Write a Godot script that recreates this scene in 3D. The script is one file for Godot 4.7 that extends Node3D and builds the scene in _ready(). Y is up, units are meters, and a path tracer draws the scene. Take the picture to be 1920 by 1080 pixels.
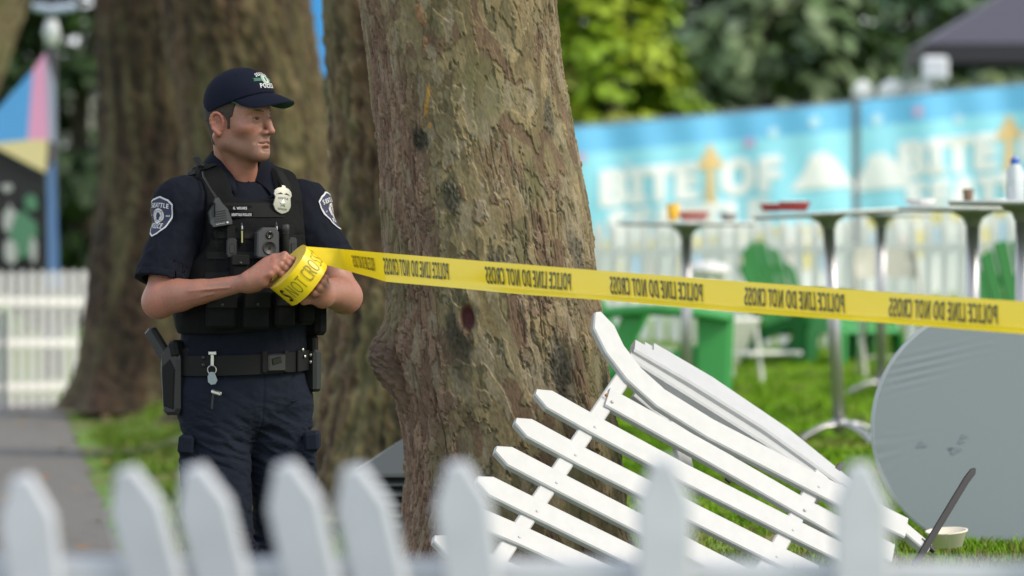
extends Node3D
# A police officer unrolls tape beside a plane tree; a broken picket fence leans on the trunk. y is up, the camera looks along -z.

const FOCAL := 10667.0        # lens, in pixels of a 1920-pixel-wide frame
const EYE := 1.45
const CAM_PITCH := 0.013124   # radians, downwards
var cam_basis := Basis(Vector3.RIGHT, -CAM_PITCH)
var used := {}
var M := {}
var noise := {}

class Prim:
	var kind := 0
	var a := Vector3()
	var ba := Vector3()
	var l2 := 0.0
	var ra := 0.0
	var dr := 0.0
	var inv := Transform3D()
	var r := Vector3()
	var rnd := 0.0
	var k := 0.0
	var sub := false
	var c := Vector3()
	var br := 0.0

class Buf:
	var v := PackedVector3Array()
	var n := PackedVector3Array()
	var c := PackedColorArray()
	var i := PackedInt32Array()
	func mesh() -> ArrayMesh:
		var arr := []
		arr.resize(Mesh.ARRAY_MAX)
		arr[Mesh.ARRAY_VERTEX] = v
		arr[Mesh.ARRAY_NORMAL] = n
		if c.size() == v.size():
			arr[Mesh.ARRAY_COLOR] = c
		arr[Mesh.ARRAY_INDEX] = i
		var m := ArrayMesh.new()
		m.add_surface_from_arrays(Mesh.PRIMITIVE_TRIANGLES, arr)
		return m

# ---------------------------------------------------------------- places, names, metas
func P(px: float, py: float, d: float) -> Vector3:    # the point at distance d that the photograph shows at (px, py)
	return Vector3(0, EYE, 0) + cam_basis * Vector3((px - 960.0) / FOCAL * d, (540.0 - py) / FOCAL * d, -d)

func numbered(called: String) -> String:
	var k: int = used.get(called, 0)
	used[called] = k + 1
	return called if k == 0 else "%s_%03d" % [called, k]

func tag(o: Node, label: String, category := "", group := "", kind := "") -> void:
	if label: o.set_meta("label", label)
	if category: o.set_meta("category", category)
	if group: o.set_meta("group", group)
	if kind: o.set_meta("kind", kind)

func thing(called: String, label: String, category: String, at := Vector3.ZERO, group := "") -> Node3D:
	var o := Node3D.new()
	o.name = numbered(called)
	add_child(o)
	o.position = at
	tag(o, label, category, group)
	return o

func part(called: String, mesh: Mesh, material: Material, parent: Node = null, at := Transform3D()) -> MeshInstance3D:
	var o := MeshInstance3D.new()
	o.mesh = mesh
	o.material_override = material
	o.transform = at
	if parent == null or parent == self:
		o.name = numbered(called)
		add_child(o)
	else:
		o.name = called
		parent.add_child(o, true)
	return o

func struct(called: String, mesh: Mesh, material: Material) -> MeshInstance3D:
	var o := part(called, mesh, material)
	o.set_meta("kind", "structure")
	return o

func copy(src: Node3D, label: String, at: Transform3D, group := "") -> Node3D:
	var o: Node3D = src.duplicate()
	var base: String = src.name
	o.name = numbered(base.get_slice("_0", 0))
	add_child(o)
	o.transform = at
	if label: o.set_meta("label", label)
	if group: o.set_meta("group", group)
	return o

# ---------------------------------------------------------------- materials
func lin(r: float, g: float, b: float) -> Color:
	return Color(r, g, b).linear_to_srgb()

func mat(called: String, r: float, g: float, b: float, rough := 0.7, metal := 0.0) -> StandardMaterial3D:
	var m := StandardMaterial3D.new()
	m.resource_name = called
	m.albedo_color = lin(r, g, b)
	m.roughness = rough
	m.metallic = metal
	M[called] = m
	return m

func vmat(called: String, rough := 0.7) -> StandardMaterial3D:
	var m := mat(called, 1, 1, 1, rough)
	m.vertex_color_use_as_albedo = true
	return m

func noise_tex(freq: float, octaves := 4, seed_ := 1, lo := 0.0, hi := 1.0, size := 512, type := FastNoiseLite.TYPE_SIMPLEX_SMOOTH, as_normal := false) -> NoiseTexture2D:
	var n := FastNoiseLite.new()
	n.seed = seed_
	n.noise_type = type
	n.frequency = freq
	n.fractal_octaves = octaves
	var t := NoiseTexture2D.new()
	t.width = size
	t.height = size
	t.seamless = true
	t.noise = n
	if as_normal:
		t.as_normal_map = true
		t.bump_strength = 6.0
	elif lo != 0.0 or hi != 1.0:
		var g := Gradient.new()
		g.set_color(0, Color(lo, lo, lo))
		g.set_color(1, Color(hi, hi, hi))
		t.color_ramp = g
	return t

func mottled(m: StandardMaterial3D, tex: Texture2D, scale: float) -> void:     # slow tone variation over a surface, in world or own axes
	m.albedo_texture = tex
	m.uv1_triplanar = true
	m.uv1_scale = Vector3.ONE * scale

func relief(m: StandardMaterial3D, tex: Texture2D, cm: float, scale: float) -> void:
	m.heightmap_enabled = true
	m.heightmap_texture = tex
	m.heightmap_scale = cm
	m.uv1_triplanar = true
	m.uv1_scale = Vector3.ONE * scale

func nz(called: String, freq: float, octaves := 3, seed_ := 1, type := FastNoiseLite.TYPE_SIMPLEX_SMOOTH) -> FastNoiseLite:
	var n := FastNoiseLite.new()
	n.seed = seed_
	n.noise_type = type
	n.frequency = freq
	n.fractal_octaves = octaves
	if octaves <= 1: n.fractal_type = FastNoiseLite.FRACTAL_NONE
	noise[called] = n
	return n

# ---------------------------------------------------------------- plain shapes
func st() -> SurfaceTool:
	var s := SurfaceTool.new()
	s.begin(Mesh.PRIMITIVE_TRIANGLES)
	return s

func done(s: SurfaceTool) -> ArrayMesh:
	s.generate_normals()
	return s.commit()

func quad(s: SurfaceTool, a: Vector3, b: Vector3, c: Vector3, d: Vector3) -> void:   # counter-clockwise seen from outside
	for p in [a, c, b, a, d, c]:
		s.add_vertex(p)

func tri(s: SurfaceTool, a: Vector3, b: Vector3, c: Vector3) -> void:
	for p in [a, c, b]:
		s.add_vertex(p)

func box(s: SurfaceTool, t: Transform3D, size: Vector3, bevel := 0.0) -> void:
	var h := size * 0.5
	bevel = minf(bevel, minf(h.x, minf(h.y, h.z)) * 0.9)
	s.set_smooth_group(-1)
	# six faces, inset by the bevel
	for axis in 3:
		for sg in [-1.0, 1.0]:
			var n := Vector3.ZERO
			n[axis] = sg
			var u := Vector3.ZERO
			u[(axis + 1) % 3] = 1.0
			var w := Vector3.ZERO
			w[(axis + 2) % 3] = sg
			var hu := h[(axis + 1) % 3] - bevel
			var hw := h[(axis + 2) % 3] - bevel
			var o := n * h[axis]
			quad(s, t * (o - u * hu - w * hw), t * (o + u * hu - w * hw), t * (o + u * hu + w * hw), t * (o - u * hu + w * hw))
	if bevel <= 0.0:
		return
	for axis in 3:                       # twelve chamfers
		var i1 := (axis + 1) % 3
		var i2 := (axis + 2) % 3
		for s1 in [-1.0, 1.0]:
			for s2 in [-1.0, 1.0]:
				var e := Vector3.ZERO
				e[axis] = h[axis] - bevel
				var p := Vector3.ZERO
				p[i1] = s1 * h[i1]
				p[i2] = s2 * (h[i2] - bevel)
				var q := Vector3.ZERO
				q[i1] = s1 * (h[i1] - bevel)
				q[i2] = s2 * h[i2]
				if s1 * s2 > 0: quad(s, t * (p - e), t * (q - e), t * (q + e), t * (p + e))
				else: quad(s, t * (q - e), t * (p - e), t * (p + e), t * (q + e))
	for sx in [-1.0, 1.0]:
		for sy in [-1.0, 1.0]:
			for sz in [-1.0, 1.0]:
				var a := Vector3(sx * h.x, sy * (h.y - bevel), sz * (h.z - bevel))
				var b := Vector3(sx * (h.x - bevel), sy * h.y, sz * (h.z - bevel))
				var c := Vector3(sx * (h.x - bevel), sy * (h.y - bevel), sz * h.z)
				if sx * sy * sz > 0: tri(s, t * a, t * b, t * c)
				else: tri(s, t * a, t * c, t * b)

func boxm(size: Vector3, bevel := 0.0) -> ArrayMesh:
	var s := st()
	box(s, Transform3D(), size, bevel)
	return done(s)

func sheet(s: SurfaceTool, f: Callable, nu: int, nv: int, group := 0) -> void:     # f(u, v) -> Vector3; outside is du x dv
	s.set_smooth_group(group)
	var row: Array = []
	for j in nv + 1:
		var cur := PackedVector3Array()
		for i in nu + 1:
			cur.append(f.call(float(i) / nu, float(j) / nv))
		if j > 0:
			for i in nu:
				quad(s, row[i], row[i + 1], cur[i + 1], cur[i])
		row = cur

func tube(s: SurfaceTool, pts: Array, radii: Array, seg := 8, caps := true, squash := 1.0) -> void:
	s.set_smooth_group(1)
	var rings := []
	var up := Vector3.UP
	for k in pts.size():
		var dir: Vector3 = (pts[mini(k + 1, pts.size() - 1)] - pts[maxi(k - 1, 0)]).normalized()
		if absf(dir.dot(up)) > 0.95: up = Vector3.RIGHT if absf(dir.x) < 0.9 else Vector3.BACK
		var a := dir.cross(up).normalized()
		var b := a.cross(dir).normalized()
		up = b
		var ring := PackedVector3Array()
		var r: float = radii[mini(k, radii.size() - 1)]
		for i in seg:
			var t := TAU * i / seg
			ring.append(pts[k] + a * cos(t) * r + b * sin(t) * r * squash)
		rings.append(ring)
	for k in pts.size() - 1:
		for i in seg:
			var j := (i + 1) % seg
			quad(s, rings[k][j], rings[k][i], rings[k + 1][i], rings[k + 1][j])
	if caps:
		s.set_smooth_group(-1)
		for i in seg:
			var j := (i + 1) % seg
			tri(s, pts[0], rings[0][i], rings[0][j])
			tri(s, pts[-1], rings[-1][j], rings[-1][i])

func tubem(pts: Array, radii: Array, seg := 8, squash := 1.0) -> ArrayMesh:
	var s := st()
	tube(s, pts, radii, seg, true, squash)
	return done(s)

func lathe(s: SurfaceTool, t: Transform3D, prof: Array, seg := 24) -> void:       # prof: Vector2(radius, height), from bottom to top
	s.set_smooth_group(2)
	for k in prof.size() - 1:
		var p: Vector2 = prof[k]
		var q: Vector2 = prof[k + 1]
		for i in seg:
			var a := TAU * i / seg
			var b := TAU * (i + 1) / seg
			var A := t * Vector3(p.x * sin(a), p.y, p.x * cos(a))
			var B := t * Vector3(p.x * sin(b), p.y, p.x * cos(b))
			var C := t * Vector3(q.x * sin(b), q.y, q.x * cos(b))
			var D := t * Vector3(q.x * sin(a), q.y, q.x * cos(a))
			if p.x <= 1e-6: tri(s, A, C, D)
			elif q.x <= 1e-6: tri(s, A, B, D)
			else: quad(s, A, B, C, D)

func lathem(prof: Array, seg := 24, t := Transform3D()) -> ArrayMesh:
	var s := st()
	lathe(s, t, prof, seg)
	return done(s)

func prism(s: SurfaceTool, poly: PackedVector2Array, depth: float, t: Transform3D, bevel := 0.0) -> void:   # poly counter-clockwise in xy; from z = -depth/2 to depth/2
	s.set_smooth_group(-1)
	var n := poly.size()
	var inner := poly
	if bevel > 0.0:
		var off := Geometry2D.offset_polygon(poly, -bevel)
		if off.size() == 1 and off[0].size() == n:
			# start the inset ring at the matching corner
			var best := 0
			for i in n:
				if off[0][i].distance_squared_to(poly[0]) < off[0][best].distance_squared_to(poly[0]): best = i
			inner = PackedVector2Array()
			for i in n: inner.append(off[0][(best + i) % n])
		else:
			bevel = 0.0
	var z := depth * 0.5
	var idx := Geometry2D.triangulate_polygon(inner)
	for k in range(0, idx.size(), 3):
		var a := inner[idx[k]]
		var b := inner[idx[k + 1]]
		var c := inner[idx[k + 2]]
		if (b - a).cross(c - a) < 0:
			var w := b
			b = c
			c = w
		tri(s, t * Vector3(a.x, a.y, z), t * Vector3(b.x, b.y, z), t * Vector3(c.x, c.y, z))
		tri(s, t * Vector3(a.x, a.y, -z), t * Vector3(c.x, c.y, -z), t * Vector3(b.x, b.y, -z))
	for i in n:
		var j := (i + 1) % n
		var a := poly[i]
		var b := poly[j]
		quad(s, t * Vector3(a.x, a.y, -z + bevel), t * Vector3(b.x, b.y, -z + bevel), t * Vector3(b.x, b.y, z - bevel), t * Vector3(a.x, a.y, z - bevel))
		if bevel > 0.0:
			var ia := inner[i]
			var ib := inner[j]
			quad(s, t * Vector3(a.x, a.y, z - bevel), t * Vector3(b.x, b.y, z - bevel), t * Vector3(ib.x, ib.y, z), t * Vector3(ia.x, ia.y, z))
			quad(s, t * Vector3(b.x, b.y, -z + bevel), t * Vector3(a.x, a.y, -z + bevel), t * Vector3(ia.x, ia.y, -z), t * Vector3(ib.x, ib.y, -z))

func prismm(poly: PackedVector2Array, depth: float, bevel := 0.0, t := Transform3D()) -> ArrayMesh:
	var s := st()
	prism(s, poly, depth, t, bevel)
	return done(s)

func ball(s: SurfaceTool, c: Vector3, r: Vector3, seg := 12) -> void:
	var prof := []
	for k in seg / 2 + 1:
		var a := -PI / 2 + PI * k / (seg / 2)
		prof.append(Vector2(cos(a) if k > 0 and k < seg / 2 else 0.0, sin(a)))
	lathe(s, Transform3D(Basis().scaled(r), c), prof, seg)

func ballm(c: Vector3, r: Vector3, seg := 12) -> ArrayMesh:
	var s := st()
	ball(s, c, r, seg)
	return done(s)

func frame_of(x: Vector3, z: Vector3, o: Vector3) -> Transform3D:         # x kept, z as near as it can be
	x = x.normalized()
	var y := z.cross(x).normalized()
	return Transform3D(Basis(x, y, x.cross(y)), o)

# lettering: f(x, y) -> Vector3 places every vertex of the flat text, whose size is w x h (0 keeps the proportion), centred on 0
func letters(s: SurfaceTool, text: String, w: float, h: float, f: Callable, bold := true, mirror := false) -> void:
	var font := SystemFont.new()
	font.font_names = PackedStringArray(["Droid Sans"])
	font.font_weight = 700 if bold else 400
	var t := TextMesh.new()
	t.font = font
	t.text = text
	t.font_size = 64
	t.pixel_size = 0.01
	t.depth = 0.0
	t.curve_step = 3.0
	var arr := t.get_mesh_arrays()
	var v: PackedVector3Array = arr[Mesh.ARRAY_VERTEX]
	var idx = arr[Mesh.ARRAY_INDEX]
	var lo := v[0]
	var hi := v[0]
	for p in v:
		lo = lo.min(p)
		hi = hi.max(p)
	var c := (lo + hi) * 0.5
	var kx := w / (hi.x - lo.x) if w > 0.0 else h / (hi.y - lo.y)
	var ky := h / (hi.y - lo.y) if h > 0.0 else kx
	if mirror: kx = -kx
	s.set_smooth_group(-1)
	var ids: PackedInt32Array = idx if idx != null else PackedInt32Array(range(v.size()))
	for k in range(0, ids.size(), 3):
		var q := [v[ids[k]] - c, v[ids[k + 1]] - c, v[ids[k + 2]] - c]
		var area: float = (q[1] - q[0]).cross(q[2] - q[0]).z * (-1.0 if mirror else 1.0)
		var order := [0, 1, 2] if area < 0.0 else [0, 2, 1]
		for o in order:
			s.add_vertex(f.call(q[o].x * kx, q[o].y * ky))

func lettersm(text: String, w: float, h: float, f: Callable, bold := true, mirror := false) -> ArrayMesh:
	var s := st()
	letters(s, text, w, h, f, bold, mirror)
	return done(s)

# ---------------------------------------------------------------- signed distances and surface nets
func cone(a: Vector3, b: Vector3, ra: float, rb: float, k := 0.02, sub := false, t := Transform3D()) -> Prim:
	var q := Prim.new()
	q.a = t * a
	q.ba = t * b - q.a
	q.l2 = 1.0 / maxf(q.ba.length_squared(), 1e-10)
	q.ra = ra
	q.dr = rb - ra
	q.k = k
	q.sub = sub
	q.c = q.a + q.ba * 0.5
	q.br = q.ba.length() * 0.5 + maxf(ra, rb)
	return q

func ell(c: Vector3, r: Vector3, k := 0.02, sub := false, t := Transform3D(), turn := Basis()) -> Prim:
	var q := Prim.new()
	q.kind = 1
	q.inv = (t * Transform3D(turn, c)).affine_inverse()
	q.r = r
	q.k = k
	q.sub = sub
	q.c = t * c
	q.br = maxf(r.x, maxf(r.y, r.z))
	return q

func rbox(c: Vector3, half: Vector3, rnd: float, k := 0.01, sub := false, t := Transform3D(), turn := Basis()) -> Prim:
	var q := Prim.new()
	q.kind = 2
	q.inv = (t * Transform3D(turn, c)).affine_inverse()
	q.r = half - Vector3.ONE * rnd
	q.rnd = rnd
	q.k = k
	q.sub = sub
	q.c = t * c
	q.br = half.length()
	return q

func sdf(ps: Array, p: Vector3) -> float:
	var d := 1.0
	for q: Prim in ps:
		var e := 0.0
		if q.kind == 0:
			var w := p - q.a
			var h := clampf(w.dot(q.ba) * q.l2, 0.0, 1.0)
			e = (w - q.ba * h).length() - q.ra - q.dr * h
		elif q.kind == 1:
			var w: Vector3 = q.inv * p
			var s := w / q.r
			var k0 := s.length()
			e = k0 * (k0 - 1.0) / maxf((s / q.r).length(), 1e-6)
			if k0 < 0.02: e = -minf(q.r.x, minf(q.r.y, q.r.z))
		else:
			var w: Vector3 = (q.inv * p).abs() - q.r
			e = w.max(Vector3.ZERO).length() + minf(maxf(w.x, maxf(w.y, w.z)), 0.0) - q.rnd
		if q.sub:
			e = -e
			var h := maxf(q.k - absf(d - e), 0.0)
			d = maxf(d, e) + (h * h * 0.25 / q.k if q.k > 0.0 else 0.0)
		else:
			var h := maxf(q.k - absf(d - e), 0.0)
			d = minf(d, e) - (h * h * 0.25 / q.k if q.k > 0.0 else 0.0)
	return d

func nets(buf: Buf, ps: Array, cell: float, lo: Vector3, hi: Vector3, disp: Variant = null, tint: Variant = null, reach := 0.0) -> void:
	var nb := Vector3i(((hi - lo) / (cell * 8.0)).ceil())
	var nx := nb.x * 8 + 1
	var ny := nb.y * 8 + 1
	var nzz := nb.z * 8 + 1
	var g := PackedFloat32Array()
	g.resize(nx * ny * nzz)
	g.fill(1.0)
	var R := cell * 8.0 * 0.867 + cell
	var has_disp := disp != null
	var t0 := Time.get_ticks_msec()
	var live: Array[Vector3i] = []
	for bz in nb.z:
		for by in nb.y:
			for bx in nb.x:
				var c := lo + Vector3(bx * 8 + 4, by * 8 + 4, bz * 8 + 4) * cell
				var near := []
				for q: Prim in ps:
					if (c - q.c).length() - q.br < R + q.k + reach + 0.02: near.append(q)
				if near.is_empty(): continue
				var dc := sdf(near, c)
				if has_disp: dc = disp.call(c, dc)
				if absf(dc) > R * 1.25 + reach:
					if dc < 0.0: _inside(g, nx, ny, bx * 8, by * 8, bz * 8, 8)
					continue
				for sub in 8:                      # halves of the block: most need no samples
					var x0 := bx * 8 + (sub & 1) * 4
					var y0 := by * 8 + ((sub >> 1) & 1) * 4
					var z0 := bz * 8 + (sub >> 2) * 4
					var ch := lo + Vector3(x0 + 2, y0 + 2, z0 + 2) * cell
					var dh := sdf(near, ch)
					if has_disp: dh = disp.call(ch, dh)
					if absf(dh) > cell * 4.6 + reach * 0.6:
						if dh < 0.0: _inside(g, nx, ny, x0, y0, z0, 4)
						continue
					live.append(Vector3i(x0, y0, z0))
					for z in range(z0, z0 + 5):
						for y in range(y0, y0 + 5):
							var at := (z * ny + y) * nx + x0
							for x in range(x0, x0 + 5):
								if g[at] == 1.0 or g[at] == -1.0:
									var p := lo + Vector3(x, y, z) * cell
									var d := sdf(near, p)
									if has_disp: d = disp.call(p, d)
									g[at] = d
								at += 1
	var of := PackedInt32Array()
	of.resize(g.size())
	var sy := nx
	var sz := nx * ny
	var corner := [0, 1, sy, sy + 1, sz, sz + 1, sz + sy, sz + sy + 1]
	var offs := [Vector3(0, 0, 0), Vector3(1, 0, 0), Vector3(0, 1, 0), Vector3(1, 1, 0), Vector3(0, 0, 1), Vector3(1, 0, 1), Vector3(0, 1, 1), Vector3(1, 1, 1)]
	var edges := [[0, 1], [2, 3], [4, 5], [6, 7], [0, 2], [1, 3], [4, 6], [5, 7], [0, 4], [1, 5], [2, 6], [3, 7]]
	var v8 := PackedFloat32Array()
	v8.resize(8)
	for b in live:
		for z in range(b.z, b.z + 4):
			for y in range(b.y, b.y + 4):
				var at := z * sz + y * sy + b.x - 1
				for x in range(b.x, b.x + 4):
					at += 1
					var inside := 0
					for k in 8:
						var d := g[at + corner[k]]
						v8[k] = d
						if d < 0.0: inside += 1
					if inside == 0 or inside == 8: continue
					var sum := Vector3.ZERO
					var cnt := 0
					for e in edges:
						var d0 := v8[e[0]]
						var d1 := v8[e[1]]
						if (d0 < 0.0) == (d1 < 0.0): continue
						var o: Vector3 = offs[e[0]]
						sum += o.lerp(offs[e[1]], d0 / (d0 - d1))
						cnt += 1
					sum /= cnt
					var n := Vector3(v8[1] + v8[3] + v8[5] + v8[7] - v8[0] - v8[2] - v8[4] - v8[6], v8[2] + v8[3] + v8[6] + v8[7] - v8[0] - v8[1] - v8[4] - v8[5], v8[4] + v8[5] + v8[6] + v8[7] - v8[0] - v8[1] - v8[2] - v8[3]).normalized()
					var p := lo + (Vector3(x, y, z) + sum) * cell
					buf.v.append(p)
					buf.n.append(n)
					if tint != null: buf.c.append(tint.call(p, n))
					of[at] = buf.v.size()
	for b in live:
		for z in range(b.z, b.z + 4):
			for y in range(b.y, b.y + 4):
				var at := z * sz + y * sy + b.x - 1
				for x in range(b.x, b.x + 4):
					at += 1
					if of[at] == 0: continue
					var here := g[at] < 0.0
					if y > 0 and z > 0 and here != (g[at + 1] < 0.0):
						_face(buf, of[at], of[at - sy], of[at - sy - sz], of[at - sz], here)
					if x > 0 and z > 0 and here != (g[at + sy] < 0.0):
						_face(buf, of[at], of[at - sz], of[at - sz - 1], of[at - 1], here)
					if x > 0 and y > 0 and here != (g[at + sz] < 0.0):
						_face(buf, of[at], of[at - 1], of[at - 1 - sy], of[at - sy], here)

func _inside(g: PackedFloat32Array, nx: int, ny: int, x0: int, y0: int, z0: int, n: int) -> void:
	for z in range(z0, z0 + n + 1):
		for y in range(y0, y0 + n + 1):
			var at := (z * ny + y) * nx + x0
			for x in n + 1:
				if g[at] == 1.0: g[at] = -1.0
				at += 1

func _face(buf: Buf, a: int, b: int, c: int, d: int, flip: bool) -> void:
	if a == 0 or b == 0 or c == 0 or d == 0: return
	a -= 1
	b -= 1
	c -= 1
	d -= 1
	for q in ([a, c, b, a, d, c] if flip else [a, b, c, a, c, d]):
		buf.i.append(q)

func solid(ps: Array, cell: float, lo: Vector3, hi: Vector3, disp: Variant = null, tint: Variant = null, reach := 0.0) -> ArrayMesh:
	var b := Buf.new()
	nets(b, ps, cell, lo, hi, disp, tint, reach)
	return b.mesh()

func cast(ps: Array, from: Vector3, dir: Vector3, disp: Variant = null) -> Vector3:      # where a ray meets the shape
	var p := from
	for k in 60:
		var d := sdf(ps, p)
		if disp != null: d = disp.call(p, d)
		if d < 0.0004: return p
		p += dir * minf(d * 0.75, 0.2)
		if d > 0.9: break
	return from + dir * 0.10

func slope(ps: Array, p: Vector3, disp: Variant = null) -> Vector3:
	var e := 0.004
	var g := Vector3.ZERO
	for k in 3:
		var o := Vector3.ZERO
		o[k] = e
		var a := sdf(ps, p + o)
		var b := sdf(ps, p - o)
		if disp != null:
			a = disp.call(p + o, a)
			b = disp.call(p - o, b)
		g[k] = a - b
	return g.normalized()

func _ready() -> void:
	var cam := Camera3D.new()
	cam.name = "camera"
	cam.position = Vector3(0, EYE, 0)
	cam.basis = cam_basis
	cam.fov = rad_to_deg(2.0 * atan(540.0 / FOCAL))
	cam.near = 0.1
	cam.far = 1500.0
	var lens := CameraAttributesPhysical.new()
	lens.frustum_focal_length = 24.0 / (2.0 * 540.0 / FOCAL)
	lens.frustum_focus_distance = 16.4
	lens.exposure_aperture = lens.frustum_focal_length / 52.0
	lens.exposure_multiplier = 1.0
	cam.attributes = lens
	add_child(cam)
	cam.current = true
	var env := Environment.new()
	env.background_mode = Environment.BG_SKY
	var sky := Sky.new()
	var sm := ProceduralSkyMaterial.new()
	sm.sky_top_color = Color(0.80, 0.84, 0.90)
	sm.sky_horizon_color = Color(0.93, 0.94, 0.95)
	sm.ground_horizon_color = Color(0.5, 0.5, 0.47)
	sm.ground_bottom_color = Color(0.25, 0.26, 0.22)
	sm.sky_curve = 0.2
	sky.sky_material = sm
	env.sky = sky
	env.background_energy_multiplier = 0.8
	env.tonemap_mode = Environment.TONE_MAPPER_LINEAR
	env.tonemap_exposure = 2.3
	env.sdfgi_enabled = true
	env.ssao_enabled = true
	env.ssil_enabled = true
	var we := WorldEnvironment.new()
	we.name = "environment"
	we.environment = env
	add_child(we)
	var sun := DirectionalLight3D.new()
	sun.name = "sun"
	sun.light_color = Color(1.0, 0.96, 0.9)
	sun.light_energy = 0.5
	sun.light_angular_distance = 24.0
	sun.shadow_enabled = true
	sun.look_at_from_position(Vector3.ZERO, -Vector3(0.78, 0.68, 0.34))
	add_child(sun)
	nz("patch", 0.55, 3, 3)
	nz("fine", 0.9, 3, 4)
	make_ground()
	make_trees()
	make_fences()
	make_tables()
	make_chairs()
	make_banners()
	make_left_props()
	make_grass()
	make_officer()

# ---------------------------------------------------------------- the lie of the land
func path_edge(d: float) -> float:
	return -0.92 - (d - 16.16) * 0.0924

func ground_h(x: float, z: float) -> float:
	var d := -z
	var e := x - path_edge(d)
	var h := 0.36 * smoothstep(0.2, 1.5, e) * smoothstep(13.5, 15.6, d)
	h += 0.085 * clampf(x - 0.4, 0.0, 12.0) * smoothstep(42.0, 54.0, d) * (1.0 - smoothstep(80.0, 130.0, d))
	h += 0.025 * sin(x * 2.1 + d * 0.7) * smoothstep(0.5, 2.0, e) * smoothstep(17.0, 20.0, d)
	return h

func make_ground() -> void:
	var xs := [-400.0, -150.0, -60.0, -25.0, -12.0, -8.0]
	var x := -6.0
	while x <= 8.0:
		xs.append(x)
		x += 0.14
	xs.append_array([9.0, 11.0, 14.0, 20.0, 30.0, 60.0, 150.0, 400.0])
	var ds := [-60.0, -20.0, -5.0, 0.0, 3.0, 6.0, 8.0, 10.0, 12.0]
	var d := 12.5
	while d < 62.0:
		ds.append(d)
		d += 0.2 if d < 30.0 else 0.5
	ds.append_array([65.0, 70.0, 80.0, 90.0, 110.0, 130.0, 160.0, 220.0, 320.0, 600.0])
	var b := Buf.new()
	var w := xs.size()
	for j in ds.size():
		for i in w:
			var xx: float = xs[i]
			var dd: float = ds[j]
			b.v.append(Vector3(xx, ground_h(xx, -dd), -dd))
			var gx := (ground_h(xx + 0.05, -dd) - ground_h(xx - 0.05, -dd)) / 0.1
			var gz := (ground_h(xx, -dd + 0.05) - ground_h(xx, -dd - 0.05)) / 0.1
			b.n.append(Vector3(-gx, 1, -gz).normalized())
			var n1: float = noise.patch.get_noise_2d(xx, dd)
			var n2: float = noise.fine.get_noise_2d(xx * 3.0, dd * 3.0)
			var c := Color(0.08, 0.18, 0.010).lerp(Color(0.14, 0.25, 0.016), clampf(0.5 + n1 * 1.2, 0, 1))
			var bare := smoothstep(0.18, 0.5, n1 * 0.7 + n2 * 0.5 + 0.35 * (1.0 - smoothstep(0.1, 1.5, absf(xx - path_edge(dd) - 0.2))))
			c = c.lerp(Color(0.12, 0.095, 0.05), bare * 0.75)
			b.c.append(c)
	for j in ds.size() - 1:
		for i in w - 1:
			var a := j * w + i
			for q in [a, a + w, a + w + 1, a, a + w + 1, a + 1]:
				b.i.append(q)
	var m := vmat("turf", 0.95)
	relief(m, noise_tex(0.02, 4, 5), 2.0, 0.9)
	struct("ground", b.mesh(), m)
	# the footpath on the left, a worn concrete sheet
	var pm := mat("path_concrete", 0.165, 0.155, 0.142, 0.9)
	mottled(pm, noise_tex(0.03, 5, 8, 0.8, 1.0), 0.4)
	relief(pm, noise_tex(0.09, 4, 9), 0.12, 0.5)
	var s := st()
	sheet(s, func(u, v):
		var dd: float = 3.0 + 41.0 * v
		var right := path_edge(dd) + 0.06 * float(noise.patch.get_noise_1d(dd * 3.0))
		return Vector3(lerpf(right - 4.2, right, u), 0.006 + 0.0, -dd), 2, 160)
	struct("path", done(s), pm)

func tuft_mesh(blades: int, h: float, spread: float, seed_: int) -> ArrayMesh:
	var rng := RandomNumberGenerator.new()
	rng.seed = seed_
	var b := Buf.new()
	for k in blades:
		var o := Vector3(rng.randfn() * spread, 0, rng.randfn() * spread)
		var yaw := rng.randf() * TAU
		var lean := Vector3(cos(yaw), 0, sin(yaw)) * rng.randf_range(0.1, 0.75)
		var side := Vector3(-sin(yaw + 0.6), 0, cos(yaw + 0.6)) * rng.randf_range(0.0016, 0.003)
		var hh := h * rng.randf_range(0.5, 1.25)
		var mid := o + lean * hh * 0.35 + Vector3.UP * hh * 0.6
		var tip := o + lean * hh + Vector3.UP * hh * 0.92
		var flat := side.cross(mid - o).normalized()
		var n := (flat * (1.0 if flat.y > 0.0 else -1.0) * 0.6 + Vector3.UP * 0.55).normalized()
		var at := b.v.size()
		for p in [o - side, o + side, mid + side * 0.8, mid - side * 0.8, tip]:
			b.v.append(p)
			b.n.append(n)
		for q in ([0, 2, 1, 0, 3, 2, 3, 4, 2] if flat.y > 0.0 else [0, 1, 2, 0, 2, 3, 3, 2, 4]):
			b.i.append(at + q)
	return b.mesh()

func multi(called: String, mesh: Mesh, material: Material, spots: Array[Transform3D], colors: Array, parent: Node = null) -> MultiMeshInstance3D:
	var mm := MultiMesh.new()
	mm.transform_format = MultiMesh.TRANSFORM_3D
	mm.use_colors = true
	mm.mesh = mesh
	mm.instance_count = spots.size()
	for k in spots.size():
		mm.set_instance_transform(k, spots[k])
		mm.set_instance_color(k, colors[k])
	var o := MultiMeshInstance3D.new()
	o.multimesh = mm
	o.material_override = material
	if parent == null:
		o.name = numbered(called)
		add_child(o)
	else:
		o.name = called
		parent.add_child(o, true)
	o.set_meta("kind", "stuff")
	return o

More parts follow.
